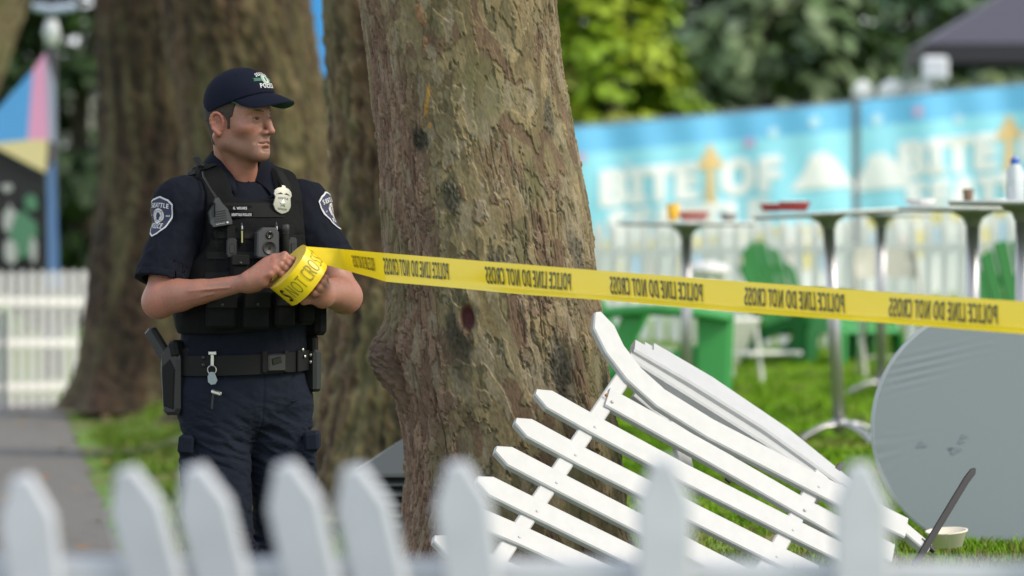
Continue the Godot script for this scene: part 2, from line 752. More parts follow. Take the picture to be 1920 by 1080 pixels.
func make_grass() -> void:
	var rng := RandomNumberGenerator.new()
	rng.seed = 11
	var m := vmat("grass_blade", 0.85)
	m.metallic_specular = 0.25
	m.backlight_enabled = true
	m.backlight = Color(0.35, 0.4, 0.2)
	var near: Array[Transform3D] = []
	var nc := []
	var far: Array[Transform3D] = []
	var fc := []
	for k in 52000:
		var d := 15.8 + 10.5 * pow(rng.randf(), 1.35) if k < 30000 else 24.0 + 26.0 * rng.randf()
		var half := 960.0 / FOCAL * d + 0.35
		var x := rng.randf_range(-half, half)
		var e := x - path_edge(d)
		if e < 0.08 + 0.1 * rng.randf(): continue
		if d < 17.2 and x < -0.3: continue
		var n1: float = noise.patch.get_noise_2d(x, d)
		var n2: float = noise.fine.get_noise_2d(x * 3.0, d * 3.0)
		var bare := smoothstep(0.18, 0.5, n1 * 0.7 + n2 * 0.5 + 0.35 * (1.0 - smoothstep(0.1, 1.5, absf(e - 0.2))))
		if d < 19.6 and x > 0.3: bare = maxf(bare, smoothstep(0.05, 0.45, n2 + 0.35 * (1.0 - smoothstep(0.0, 0.5, absf(d - 17.7)))) * 0.85)
		for q in [[1.54, 26.2, 0.7], [1.30, 17.5, 0.5], [1.75, 17.9, 0.4], [0.9, 18.6, 0.5]]:
			bare = maxf(bare, 0.9 * (1.0 - smoothstep(0.4, 1.0, Vector2((x - q[0]) / q[2], (d - q[1]) / q[2] * 0.5).length() + n2 * 0.4)))
		if rng.randf() < bare * 0.75: continue
		var c := Color(0.10, 0.23, 0.008).lerp(Color(0.21, 0.38, 0.018), clampf(0.5 + n1 * 1.1 + rng.randfn() * 0.18, 0, 1))
		if rng.randf() < 0.12 + bare * 0.75: c = c.lerp(Color(0.23, 0.18, 0.08), 0.75)
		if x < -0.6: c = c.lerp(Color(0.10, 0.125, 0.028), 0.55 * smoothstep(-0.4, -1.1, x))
		var sc := rng.randf_range(0.6, 1.2) * (1.0 - 0.35 * bare)
		var t := Transform3D(Basis(Vector3.UP, rng.randf() * TAU).scaled(Vector3.ONE * sc), Vector3(x, ground_h(x, -d) - 0.003, -d))
		if k < 30000:
			near.append(t)
			nc.append(c)
		else:
			t.basis = t.basis.scaled(Vector3(1.7, 1.0, 1.7))
			far.append(t)
			fc.append(c)
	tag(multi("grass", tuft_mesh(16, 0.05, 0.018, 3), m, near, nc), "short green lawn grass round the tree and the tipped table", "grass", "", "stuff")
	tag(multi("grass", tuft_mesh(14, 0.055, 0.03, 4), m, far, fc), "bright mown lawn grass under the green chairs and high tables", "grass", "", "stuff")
	# fallen plane leaves
	var lm := vmat("dry_leaf", 0.8)
	var s := st()
	var poly := PackedVector2Array()
	for k in 15:
		var a := TAU * k / 15
		poly.append(Vector2(cos(a), sin(a)) * (0.05 if k % 3 == 0 else 0.024))
	for k in 15:
		var p := poly[k]
		var q := poly[(k + 1) % 15]
		tri(s, Vector3(0, 0.006, 0), Vector3(q.x, 0.004 + q.length() * 0.2, q.y), Vector3(p.x, 0.004 + p.length() * 0.2, p.y))
	var ls: Array[Transform3D] = []
	var lc := []
	for k in 150:
		var d := rng.randf_range(19.0, 42.0)
		var x := path_edge(d) + rng.randfn() * 0.55 + 0.25
		if k > 110: x = rng.randf_range(0.2, 2.0); d = rng.randf_range(17.2, 24.0)
		ls.append(Transform3D(Basis(Vector3.UP, rng.randf() * TAU) * Basis(Vector3.RIGHT, rng.randfn() * 0.3) * Basis().scaled(Vector3.ONE * rng.randf_range(0.5, 1.0)), Vector3(x, maxf(ground_h(x, -d), 0.006) + 0.02, -d)))
		lc.append(Color(0.28, 0.13, 0.05).lerp(Color(0.2, 0.16, 0.08), rng.randf()))
	tag(multi("fallen_leaves", done(s), lm, ls, lc), "dry brown leaves scattered along the edge of the path and on the lawn", "leaves", "", "stuff")

# ---------------------------------------------------------------- plane trees
# One trunk as a displaced sheet. axis(y) -> Vector3(x, z, radius); marks: [[Vector3 centre, radius, kind]]
func trunk_mesh(axis: Callable, y0: float, y1: float, y2: float, dy: float, front: int, back: int, seed_: int, dark: Color, extra: Variant = null, amp := 1.0) -> ArrayMesh:
	var big := nz("t1", 4.2, 3, seed_)
	var warp := nz("t2", 16.0, 2, seed_ + 1)
	var fine := nz("t3", 90.0, 2, seed_ + 2)
	var cell := nz("t4", 34.0, 1, seed_ + 3, FastNoiseLite.TYPE_CELLULAR)
	cell.cellular_return_type = FastNoiseLite.RETURN_DISTANCE2_SUB
	cell.cellular_jitter = 1.0
	var cellv := nz("t5", 34.0, 1, seed_ + 3, FastNoiseLite.TYPE_CELLULAR)
	cellv.cellular_return_type = FastNoiseLite.RETURN_CELL_VALUE
	var slow := nz("t6", 1.9, 2, seed_ + 4)
	var ridge := nz("t7", 1.0, 2, seed_ + 5)
	var hue := nz("t8", 7.0, 2, seed_ + 6)
	var ys := []
	var y := y0
	while y < y1:
		ys.append(y)
		y += dy
	while y < y2:
		ys.append(y)
		y += dy * 12.0
	ys.append(y2)
	var ths := []
	for k in front: ths.append(-1.75 + 3.5 * k / front)
	for k in back: ths.append(1.75 + (TAU - 3.5) * k / back)
	var w := ths.size()
	var b := Buf.new()
	b.v.resize(w * ys.size())
	b.c.resize(w * ys.size())
	b.n.resize(w * ys.size())
	var tones := [Color(0.120, 0.098, 0.050), Color(0.098, 0.080, 0.043), Color(0.150, 0.124, 0.068), Color(0.080, 0.072, 0.038), Color(0.112, 0.096, 0.053), Color(0.092, 0.064, 0.040), Color(0.128, 0.110, 0.066)]
	for j in ys.size():
		var yy: float = ys[j]
		var ax: Vector3 = axis.call(yy)
		for i in w:
			var th: float = ths[i]
			var dir := Vector3(sin(th), 0, cos(th))
			var p := dir * ax.z + Vector3(0, yy * 0.5, 0)
			var wv := warp.get_noise_3dv(p)
			var wu := fine.get_noise_3dv(p)
			var q := p + Vector3(wv, wu * 0.35, -wv) * 0.02
			var v := big.get_noise_3dv(q) * 2.5 + wv * 0.75 + wu * 0.16
			var lv := floorf(v)
			var fr := v - lv
			var rough := smoothstep(-0.05, 0.42, slow.get_noise_3dv(p) * 0.9 + 0.42 * smoothstep(0.25, 0.85, -dir.x) + 0.30 * smoothstep(0.55, 0.95, dir.x) - 0.06)
			var step := smoothstep(0.0, 0.05, fr) - 0.3 * fr
			var h := (lv + step) * 0.0034
			# small lifted scales
			var pc := q * Vector3(1.0, 0.62, 1.0) + Vector3(wu, 0, wu) * 0.004
			var cd := cell.get_noise_3dv(pc) + 1.0
			var cv := cellv.get_noise_3dv(pc)
			var scale := smoothstep(0.0, 0.14, cd) * (0.6 + 0.4 * cv)
			h += rough * (scale * 0.0085 - 0.004) + (1.0 - rough) * smoothstep(0.55, 0.75, cv) * smoothstep(0.0, 0.12, cd) * 0.003
			# vertical fissures on the rough side
			var fz := absf(warp.get_noise_3dv(Vector3(p.x * 1.6, p.y * 0.28, p.z * 1.6)))
			h -= rough * (1.0 - smoothstep(0.0, 0.07, fz)) * 0.011
			h += wu * 0.0011
			var pick := posmod(int(lv) * 3 + int((hue.get_noise_3dv(p) + 1.0) * 2.2), 7)
			var c: Color = tones[pick]
			var red := Color(0.115, 0.066, 0.048).lerp(Color(0.145, 0.092, 0.068), 0.5 + 0.5 * cv)
			c = c.lerp(red, rough * (0.8 if dir.x < 0.3 else 0.25))
			if cv > 0.975 and rough < 0.7: c = c.lerp(Color(0.17, 0.09, 0.045), 0.6)
			if cv < -0.72: c = c.lerp(Color(0.24, 0.21, 0.15), 0.6)
			if fr < 0.035: c = c.lerp(Color(0.22, 0.19, 0.13), 0.18)
			var grit: float = fine.get_noise_3dv(p * 3.1)
			c = c * (1.0 + wu * 0.34 + wv * 0.22 + grit * 0.24)
			if cv > 0.2 and rough > 0.3 and grit > 0.30: c = c.lerp(Color(0.19, 0.18, 0.15), 0.5)
			var moss := smoothstep(0.18, 0.5, hue.get_noise_3dv(p * 0.55 + Vector3(9, 3, 1)))
			c = c.lerp(Color(0.085, 0.092, 0.04), moss * 0.5)
			c *= dark
			c *= 1.0 + cv * 0.20
			var rr := ax.z + h * amp
			if extra != null:
				var ex: Array = extra.call(th, yy, wv, wu, c)
				rr += ex[0]
				c = ex[1]
			c.a = 1.0
			b.v[j * w + i] = Vector3(ax.x, yy, ax.y) + dir * rr
			b.c[j * w + i] = c
	for j in ys.size() - 1:
		for i in w:
			var a := j * w + i
			var a2 := j * w + (i + 1) % w
			for q in [a, a + w, a2, a2, a + w, a2 + w]:
				b.i.append(q)
	for k in range(0, b.i.size(), 3):
		var n := (b.v[b.i[k + 2]] - b.v[b.i[k]]).cross(b.v[b.i[k + 1]] - b.v[b.i[k]])
		for q in 3: b.n[b.i[k + q]] += n
	for k in b.n.size(): b.n[k] = b.n[k].normalized()
	return b.mesh()

func table_at(rows: Array, x: float) -> float:            # piecewise linear
	if x <= rows[0].x: return rows[0].y
	for k in rows.size() - 1:
		if x <= rows[k + 1].x:
			return lerpf(rows[k].y, rows[k + 1].y, (x - rows[k].x) / (rows[k + 1].x - rows[k].x))
	return rows[-1].y

func limb_mesh(rng: RandomNumberGenerator, top: Vector3, r: float, n: int) -> Array:      # [mesh, tips]
	var s := st()
	var tips := []
	for k in n:
		var a := TAU * k / n + rng.randf() * 0.8
		var out := Vector3(cos(a), rng.randf_range(0.25, 0.8), sin(a)).normalized()
		var L := rng.randf_range(3.2, 5.6)
		var p1 := top + out * L * 0.5 + Vector3.UP * 0.2
		var p2 := top + out * L + Vector3.UP * rng.randf_range(0.3, 1.1)
		tube(s, [top - Vector3.UP * 0.3, top + out * 0.3, p1, p2], [r * 0.6, r * 0.52, r * 0.34, r * 0.12], 9)
		tips.append(p2)
		tips.append(p1 + Vector3(0, 0.5, 0))
	return [done(s), tips]

func leaf_cloud(parent: Node, called: String, spots: Array, each: int, spread: Vector3, size: float, tones: Array, seed_: int, material: Material, heart: Variant = null) -> void:
	var rng := RandomNumberGenerator.new()
	rng.seed = seed_
	var b := Buf.new()
	var pts := [Vector3(0, 0, 0), Vector3(0.42, 0.12, 0.3), Vector3(0.36, 0.1, 0.75), Vector3(0, -0.06, 1.05), Vector3(-0.36, 0.1, 0.75), Vector3(-0.42, 0.12, 0.3)]
	for p in pts:
		b.v.append(p)
		b.n.append((Vector3.UP + Vector3(p.x * 0.6, 0, 0)).normalized())
	for q in [0, 1, 2, 0, 2, 3, 0, 3, 4, 0, 4, 5]: b.i.append(q)
	var tr: Array[Transform3D] = []
	var cs := []
	for c in spots:
		var tone: Color = tones[rng.randi() % tones.size()]
		var sz := rng.randf_range(0.6, 1.25)
		for k in each:
			var dir := Vector3(rng.randfn(), rng.randfn(), rng.randfn()).normalized()
			var o: Vector3 = c + dir * spread * sz * pow(rng.randf(), 0.45)
			var basis := Basis.from_euler(Vector3(rng.randf_range(-0.9, 0.7), rng.randf() * TAU, rng.randfn() * 0.5))
			if heart != null:                # a crown's leaves turn their faces outwards
				var out: Vector3 = ((o - (heart as Vector3)).normalized() * 0.8 + Vector3.UP * 0.45 + dir * 0.55).normalized()
				var tip := (Vector3.DOWN * 0.7 + Vector3(rng.randfn(), rng.randfn(), rng.randfn()) * 0.6)
				var zx := (tip - out * tip.dot(out)).normalized()
				basis = Basis(out.cross(zx), out, zx)
			tr.append(Transform3D(basis.scaled(Vector3.ONE * size * rng.randf_range(0.6, 1.3)), o))
			cs.append(tone * rng.randf_range(0.75, 1.3))
	for k in cs.size(): cs[k].a = 1.0
	multi(called, b.mesh(), material, tr, cs, parent)

func make_trees() -> void:
	var bark := vmat("bark", 0.9)
	var leaf := vmat("leaf", 0.55)
	leaf.backlight_enabled = true
	leaf.backlight = Color(0.35, 0.42, 0.15)
	# the big plane tree: outline measured against its own distance
	var dT := 17.3
	var left := [Vector2(-60, 668), Vector2(0, 675), Vector2(100, 690), Vector2(200, 700), Vector2(300, 711), Vector2(400, 716), Vector2(500, 722), Vector2(600, 728), Vector2(700, 737), Vector2(800, 756), Vector2(900, 762), Vector2(1000, 756), Vector2(1100, 735), Vector2(1160, 700)]
	var right := [Vector2(-60, 1034), Vector2(0, 1042), Vector2(100, 1052), Vector2(200, 1066), Vector2(300, 1084), Vector2(400, 1104), Vector2(500, 1116), Vector2(600, 1128), Vector2(700, 1142), Vector2(800, 1158), Vector2(900, 1170), Vector2(1000, 1182), Vector2(1100, 1215), Vector2(1160, 1260)]
	var k := FOCAL / dT
	var axis := func(y: float) -> Vector3:
		var py := 400.0 + (EYE - y) * k
		var l := table_at(left, py)
		var r := table_at(right, py)
		if y > 2.2:
			l += (y - 2.2) * 8.0
			r -= (y - 2.2) * 8.0
		return Vector3(((l + r) * 0.5 - 960.0) / k, -dT, (r - l) * 0.5 / k)
	var at := func(px: float, py: float) -> Vector2:      # angle and height of a spot on the near side
		var y := EYE - (py - 400.0) / k
		var ax: Vector3 = axis.call(y)
		return Vector2(asin(clampf(((px - 960.0) / k - ax.x) / ax.z, -1, 1)), y)
	var burl: Vector2 = at.call(712, 668)
	burl.x = -1.28
	var wound: Vector2 = at.call(878, 592)
	var scar: Vector2 = at.call(793, 262)
	var scar2: Vector2 = at.call(862, 640)
	var gold: Vector2 = at.call(806, 200)
	var rot: Vector2 = at.call(762, 700)
	var spots := [[at.call(1030, 230), 0.035], [at.call(1080, 470), 0.04], [at.call(1050, 700), 0.05], [at.call(925, 505), 0.03], [at.call(850, 370), 0.03]]
	var extra := func(th: float, y: float, wv: float, wu: float, c: Color) -> Array:
		var h := 0.0
		var R := 0.33
		var dx := (th - burl.x) * R
		var dyy := y - burl.y
		var g := exp(-(dx * dx / 0.0085 + dyy * dyy / (0.0075 if dyy > 0.0 else 0.013)))
		h += g * (0.075 + 0.022 * wv + 0.012 * wu)
		c = c.lerp(Color(0.10, 0.07, 0.052) * (1.0 + wv * 0.5), clampf(g * 1.4 - 0.2, 0, 1))
		dx = (th - rot.x) * R + 0.0
		dyy = y - rot.y
		g = exp(-(dx * dx / 0.0006 + dyy * dyy / 0.006))
		h -= g * 0.03
		# the dark hole left by a lost branch
		dx = (th - wound.x) * R
		dyy = y - wound.y
		var dw := sqrt(dx * dx / 0.0006 + dyy * dyy / 0.0017) + wv * 0.25
		h += 0.010 * exp(-pow(dw - 1.5, 2.0) * 3.0) - 0.020 * (1.0 - smoothstep(0.4, 1.2, dw))
		c = c.lerp(Color(0.075, 0.02, 0.022), 1.0 - smoothstep(0.7, 1.1, dw))
		g = 1.0 - smoothstep(0.4, 1.0, sqrt(pow((th - scar2.x) * R / 0.055, 2.0) + pow((y - scar2.y) / 0.13, 2.0)) + wv * 0.45)
		c = c.lerp(Color(0.028, 0.025, 0.016) * (1.3 + wu), g * 0.85)
		dx = (th - scar.x) * R
		dyy = y - scar.y
		g = 1.0 - smoothstep(0.55, 1.0, sqrt(dx * dx / 0.0013 + dyy * dyy / 0.0022) + wv * 0.5)
		c = c.lerp(Color(0.022, 0.02, 0.014) * (1.3 + wu), g * 0.92)
		h += g * wu * 0.006
		g = 1.0 - smoothstep(0.6, 0.9, absf((th - gold.x) * R + dyy * 0.0 + (y - gold.y) * -0.30 + wv * 0.035) / 0.017 + wv * 0.9 + wu * 0.4 + absf(y - gold.y) * 6.0)  if absf(y - gold.y) < 0.07 else 0.0
		c = c.lerp(Color(0.36, 0.19, 0.035), g * 0.8)
		for s in spots:
			g = 1.0 - smoothstep(0.5, 1.0, sqrt(pow((th - s[0].x) * R / s[1], 2.0) + pow((y - s[0].y) / (s[1] * 2.2), 2.0)) + wv * 0.5)
			c = c.lerp(Color(0.05, 0.046, 0.036) * (1.2 + wu), g * 0.75)
			h += g * wu * 0.005
		return [h, c]
	var t := thing("plane_tree", "large plane tree with flaking olive bark and a burl, behind the yellow tape", "tree")
	part("trunk", trunk_mesh(axis, 0.05, 2.2, 5.2, 0.0034, 470, 90, 21, Color(1.22, 1.18, 1.12), extra), bark, t)
	var rng := RandomNumberGenerator.new()
	rng.seed = 5
	var top: Vector3 = axis.call(5.2)
	var lim := limb_mesh(rng, Vector3(top.x, 5.1, top.y), 0.24, 5)
	var limbm := mat("limb_bark", 0.16, 0.14, 0.10, 0.9)
	mottled(limbm, noise_tex(0.02, 3, 4, 0.5, 1.0), 1.4)
	part("limb", lim[0], limbm, t)
	var cl := []
	for q in lim[1]:
		for z in 14: cl.append(q + Vector3(rng.randfn() * 1.5, absf(rng.randfn()) * 0.6, rng.randfn() * 1.5))
	leaf_cloud(t, "crown", cl, 44, Vector3(0.8, 0.35, 0.8), 0.24, [Color(0.06, 0.1, 0.025), Color(0.08, 0.13, 0.03), Color(0.05, 0.085, 0.02)], 8, leaf)
	# the trees behind: [label, distance, left px, right px at eye height, lean px per 100, base flare, seed, tone]
	var rows := [
		["nearest blurred brown trunk, between the officer and the large tree", 22.7, 610.0, 1000.0, 1.0, 0.10, 41, Color(0.74, 0.68, 0.48)],
		["broad dark brown trunk standing straight behind the officer's head", 33.7, 340.0, 632.0, 10.0, 0.16, 51, Color(0.60, 0.53, 0.40)],
		["dark trunk with a flared foot at the left, beside the white fence", 40.5, 178.0, 420.0, 0.0, 0.24, 61, Color(0.36, 0.29, 0.23)],
		["pale trunk leaning in at the top left corner, behind the lamp post", 62.0, -320.0, -84.0, -38.0, 0.05, 71, Color(1.1, 1.05, 1.0)]]
	for r in rows:
		var d: float = r[1]
		var kk := FOCAL / d
		var rad: float = (r[3] - r[2]) * 0.5 / kk
		var base_x: float = ((r[2] + r[3]) * 0.5 - 960.0) / kk
		var gy := ground_h(base_x, -d) - 0.05
		var ax2 := func(y: float) -> Vector3:
			var fl: float = r[5] * exp(-(y - gy) / 0.28)
			return Vector3(base_x - r[4] * (y - EYE) / 100.0 * 1.0 + 0.02 * sin(y * 3.0 + d), -d, rad * (1.0 + 0.04 * sin(y * 2.3 + d * 1.7)) * (1.0 - 0.05 * (y - EYE)) + fl)
		var tt := thing("plane_tree", r[0], "tree", Vector3.ZERO, "plane trees along the path")
		var ex2 := func(th: float, y: float, wv: float, wu: float, c: Color) -> Array:
			var m: float = noise.patch.get_noise_3d(th * r[3] * 0.012, y * 1.5, d * 3.0)
			c = c.lerp(Color(0.13, 0.125, 0.055), 0.5 * smoothstep(0.0, 0.4, m)) * (1.0 + 0.55 * wv - 0.45 * smoothstep(0.05, 0.35, -m))
			return [0.35 * r[5] * cos(th * 5.0 + d) * exp(-(y - gy) / 0.2) + wv * 0.018, c]
		part("trunk", trunk_mesh(ax2, gy, 4.6, 6.0, 0.016, 110, 40, r[6], r[7], ex2, 1.6), bark, tt)
		var tp: Vector3 = ax2.call(6.0)
		var l2 := limb_mesh(rng, Vector3(tp.x, 5.9, tp.y), rad * 0.7, 5)
		part("limb", l2[0], limbm, tt)
		var c2 := []
		for q in l2[1]:
			for z in 12: c2.append(q + Vector3(rng.randfn() * 1.5, absf(rng.randfn()) * 0.6, rng.randfn() * 1.5))
		leaf_cloud(tt, "crown", c2, 34, Vector3(0.8, 0.4, 0.8), 0.26, [Color(0.06, 0.1, 0.025), Color(0.08, 0.13, 0.03)], r[6], leaf)
	# greenery beyond the banners
	var far := [
		["bright yellow green hedge tree right beside the large trunk", 1140.0, 62.0, 0.95, 3.6, [Color(0.29, 0.38, 0.018), Color(0.21, 0.34, 0.010), Color(0.40, 0.45, 0.09), Color(0.24, 0.38, 0.014)], 0.15, 30],
		["grey green leafy tree with drooping sprays behind the left blue banner", 1420.0, 72.0, 1.6, 4.4, [Color(0.084, 0.144, 0.054), Color(0.168, 0.216, 0.126), Color(0.060, 0.102, 0.036), Color(0.120, 0.180, 0.078)], 0.26, 34],
		["dark green tree between the grey green tree and the tent", 1690.0, 82.0, 1.6, 4.6, [Color(0.036, 0.084, 0.030), Color(0.072, 0.126, 0.036), Color(0.048, 0.102, 0.042)], 0.26, 30],
		["dark green tree rising behind the black tent", 1960.0, 90.0, 2.4, 4.6, [Color(0.036, 0.072, 0.030), Color(0.060, 0.108, 0.048)], 0.28, 30],
		["dense dark tree filling the gap behind the hedge tree", 1230.0, 96.0, 2.2, 4.8, [Color(0.036, 0.066, 0.021), Color(0.054, 0.096, 0.030)], 0.30, 30],
		["mid green tree filling the gap behind the grey green tree", 1560.0, 99.0, 2.4, 4.9, [Color(0.048, 0.084, 0.030), Color(0.072, 0.120, 0.042)], 0.30, 30],
		["olive shrub over the right blue banner, under the tent", 1880.0, 66.0, 0.9, 1.9, [Color(0.114, 0.156, 0.036), Color(0.084, 0.120, 0.030)], 0.17, 18],
		["dark green tree at the left, behind the lamp post", 140.0, 70.0, 1.3, 4.2, [Color(0.018, 0.045, 0.009), Color(0.030, 0.066, 0.012)], 0.22, 30],
		["dark green tree in the gaps between the brown trunks", 500.0, 95.0, 3.4, 5.0, [Color(0.018, 0.033, 0.012), Color(0.030, 0.048, 0.018)], 0.28, 40],
		["dark green tree standing behind the pink and blue pennant", -60.0, 88.0, 2.2, 4.6, [Color(0.024, 0.042, 0.015), Color(0.036, 0.060, 0.021)], 0.28, 30]]
	for f in far:
		var d: float = f[2]
		var x: float = (f[1] - 960.0) / FOCAL * d
		var gy := ground_h(x, -d)
		var o := thing("leafy_tree", f[0], "tree", Vector3.ZERO, "trees beyond the lawn")
		var s := st()
		tube(s, [Vector3(x, gy - 0.1, -d), Vector3(x + 0.1, gy + 1.4, -d), Vector3(x + 0.05, gy + f[4] * 0.6, -d), Vector3(x + 0.25, gy + f[4] * 0.95, -d)], [0.22, 0.16, 0.12, 0.03], 9)
		part("trunk", done(s), limbm, o)
		var cs := []
		var W: float = f[3]
		var H: float = f[4]
		for z in int(f[7]) * 4:
			var a := rng.randf() * TAU
			var yy := rng.randf_range(0.05, 1.08)
			var rr := W * sqrt(1.0 - pow(clampf(absf(yy - 0.5) * 1.25, 0, 0.95), 2.0)) * rng.randf_range(0.55, 1.0)
			cs.append(Vector3(x + cos(a) * rr, gy + yy * H, -d + sin(a) * rr * 0.8))
		leaf_cloud(o, "crown", cs, 30 if f[6] > 0.2 else 70, Vector3(0.36, 0.26, 0.36) * (0.6 + 0.4 * W / 1.5), f[6], f[5], int(f[1]) + 999, leaf, Vector3(x, gy + H * 0.5, -d))

# ---------------------------------------------------------------- picket fences
func picket_poly(w: float, len_: float, cut := 0.62) -> PackedVector2Array:     # foot at y = 0, blunt point at y = len_
	var h := w * 0.5
	return PackedVector2Array([Vector2(-h, 0), Vector2(h, 0), Vector2(h, len_ - w * cut), Vector2(h * 0.34, len_), Vector2(-h * 0.34, len_), Vector2(-h, len_ - w * cut)])

func board(s: SurfaceTool, pts: Array, n: Vector3, w: float, thick: float, point_first := true) -> void:    # a flat board along a polyline, n its face; the first end may be pointed
	var rows := []
	s.set_smooth_group(-1)
	for k in pts.size():
		var dir: Vector3 = (pts[mini(k + 1, pts.size() - 1)] - pts[maxi(k - 1, 0)]).normalized()
		var side := n.cross(dir).normalized()
		var face := dir.cross(side).normalized()
		rows.append([pts[k], side, face, dir])
	var prof := []
	if point_first:
		var r = rows[0]
		prof.append([r[0], r[1], r[2], w * 0.17])
		prof.append([r[0] + r[3] * w * 0.62, r[1], r[2], w * 0.5])
	else:
		prof.append([rows[0][0], rows[0][1], rows[0][2], w * 0.5])
	for k in range(1, rows.size()): prof.append([rows[k][0], rows[k][1], rows[k][2], w * 0.5])
	var b := thick * 0.22
	var rings := []
	for q in prof:
		var o: Vector3 = q[0]
		var sd: Vector3 = q[1]
		var fc: Vector3 = q[2]
		var hw: float = q[3]
		var ht := thick * 0.5
		rings.append([o + sd * hw + fc * (ht - b), o + sd * (hw - b) + fc * ht, o - sd * (hw - b) + fc * ht, o - sd * hw + fc * (ht - b), o - sd * hw - fc * ht, o + sd * hw - fc * ht])
	for k in rings.size() - 1:
		for i in 6:
			var j := (i + 1) % 6
			quad(s, rings[k][i], rings[k][j], rings[k + 1][j], rings[k + 1][i])
	var a: Array = rings[0]
	var z: Array = rings[-1]
	for i in range(1, 5):
		tri(s, a[0], a[i + 1], a[i])
		tri(s, z[0], z[i], z[i + 1])

func make_fences() -> void:
	var white := mat("shaded_white_vinyl", 0.50, 0.52, 0.57, 0.6)  # white vinyl with bluish shade put into its colour, for the foreground fence
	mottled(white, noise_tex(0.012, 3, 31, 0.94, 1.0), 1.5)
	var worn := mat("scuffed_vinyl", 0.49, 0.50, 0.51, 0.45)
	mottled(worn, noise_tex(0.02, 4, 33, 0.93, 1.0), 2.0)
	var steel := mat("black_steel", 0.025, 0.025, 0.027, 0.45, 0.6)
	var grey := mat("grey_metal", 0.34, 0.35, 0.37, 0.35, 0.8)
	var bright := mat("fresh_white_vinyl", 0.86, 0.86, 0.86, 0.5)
	# foreground: a bent row of pickets close to the camera
	var d := 7.6
	var fore := thing("picket_fence", "blurred white picket fence with leaning pickets along the bottom, nearest the camera", "fence")
	var rowsA := [[42, 891, 0.12], [236, 877, 0.27], [364, 873, 0.25], [535, 867, 0.23], [661, 873, 0.24], [857, 866, 0.13], [1245, 860, 0.0], [1613, 868, 0.02], [2010, 872, 0.0], [-150, 880, 0.1]]
	var k := FOCAL / d
	for r in rowsA:
		var tip := P(r[0], r[1], d)
		var s := st()
		var yaw: float = 0.3 * clampf(r[2] * 3.0, 0.0, 0.8)
		var b := Basis(Vector3.BACK, atan(r[2])) * Basis(Vector3.UP, -yaw)
		var L: float = tip.y / cos(atan(r[2])) - 0.01
		prism(s, picket_poly(0.075, L, 0.75), 0.022, Transform3D(b, tip - b * Vector3(0, L, 0)), 0.005)
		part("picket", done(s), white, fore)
	for yy in [0.985, 0.32]:
		var s := st()
		box(s, Transform3D(Basis(Vector3.BACK, -0.006), Vector3(0, yy - 0.025, -d - 0.034)), Vector3(2.6, 0.05, 0.035), 0.006)
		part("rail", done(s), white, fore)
	# the far fence on the left, by the path
	var fl := thing("picket_fence", "white picket fence at the left edge where the path ends, under the pennant", "fence")
	var p0 := P(-140, 785, 41.5)
	var p1 := P(176, 778, 43.5)
	var n0 := 17
	for i in n0:
		var p := p0.lerp(p1, float(i) / (n0 - 1))
		p.y = ground_h(p.x, p.z) - 0.05
		var s := st()
		prism(s, picket_poly(0.046, 1.07), 0.02, Transform3D(Basis(Vector3.UP, 0.2), p), 0.004)
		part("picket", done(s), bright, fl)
	for yy in [0.22, 0.55, 0.86]:
		var s := st()
		var a := p0 + Vector3(0, yy, -0.03) 
		var b := p1 + Vector3(0, yy, -0.03)
		box(s, frame_of(b - a, Vector3.BACK, (a + b) * 0.5), Vector3((b - a).length(), 0.06, 0.03), 0.004)
		part("rail", done(s), bright, fl)
	var s9 := st()
	box(s9, Transform3D(Basis(), P(6, 700, 41.0)), Vector3(0.045, 0.9, 0.045), 0.004)
	part("post", done(s9), grey, fl)
	# the far fence on the right, behind the tables
	var fr := thing("picket_fence", "white picket fence behind the high tables, in front of the blue banners", "fence")
	var q0 := P(1010, 660, 47.0)
	var q1 := P(1990, 636, 44.0)
	var n1 := 34
	for i in n1:
		var f := float(i) / (n1 - 1)
		var p := q0.lerp(q1, f)
		p.y = lerpf(0.34, 0.42, f)
		var s := st()
		prism(s, picket_poly(0.084, 1.02), 0.02, Transform3D(Basis(Vector3.UP, -0.2), p), 0.004)
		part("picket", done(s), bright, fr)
	for yy in [0.3, 0.78]:
		var s := st()
		var a := q0
		var b := q1
		a.y = 0.34 + yy
		b.y = 0.42 + yy
		box(s, frame_of(b - a, Vector3.BACK, (a + b) * 0.5 + Vector3(0, 0, -0.03)), Vector3((b - a).length(), 0.06, 0.03), 0.004)
		part("rail", done(s), bright, fr)
	# things stacked beyond that fence show through its gaps as colours
	make_broken_panels(worn, steel, grey)

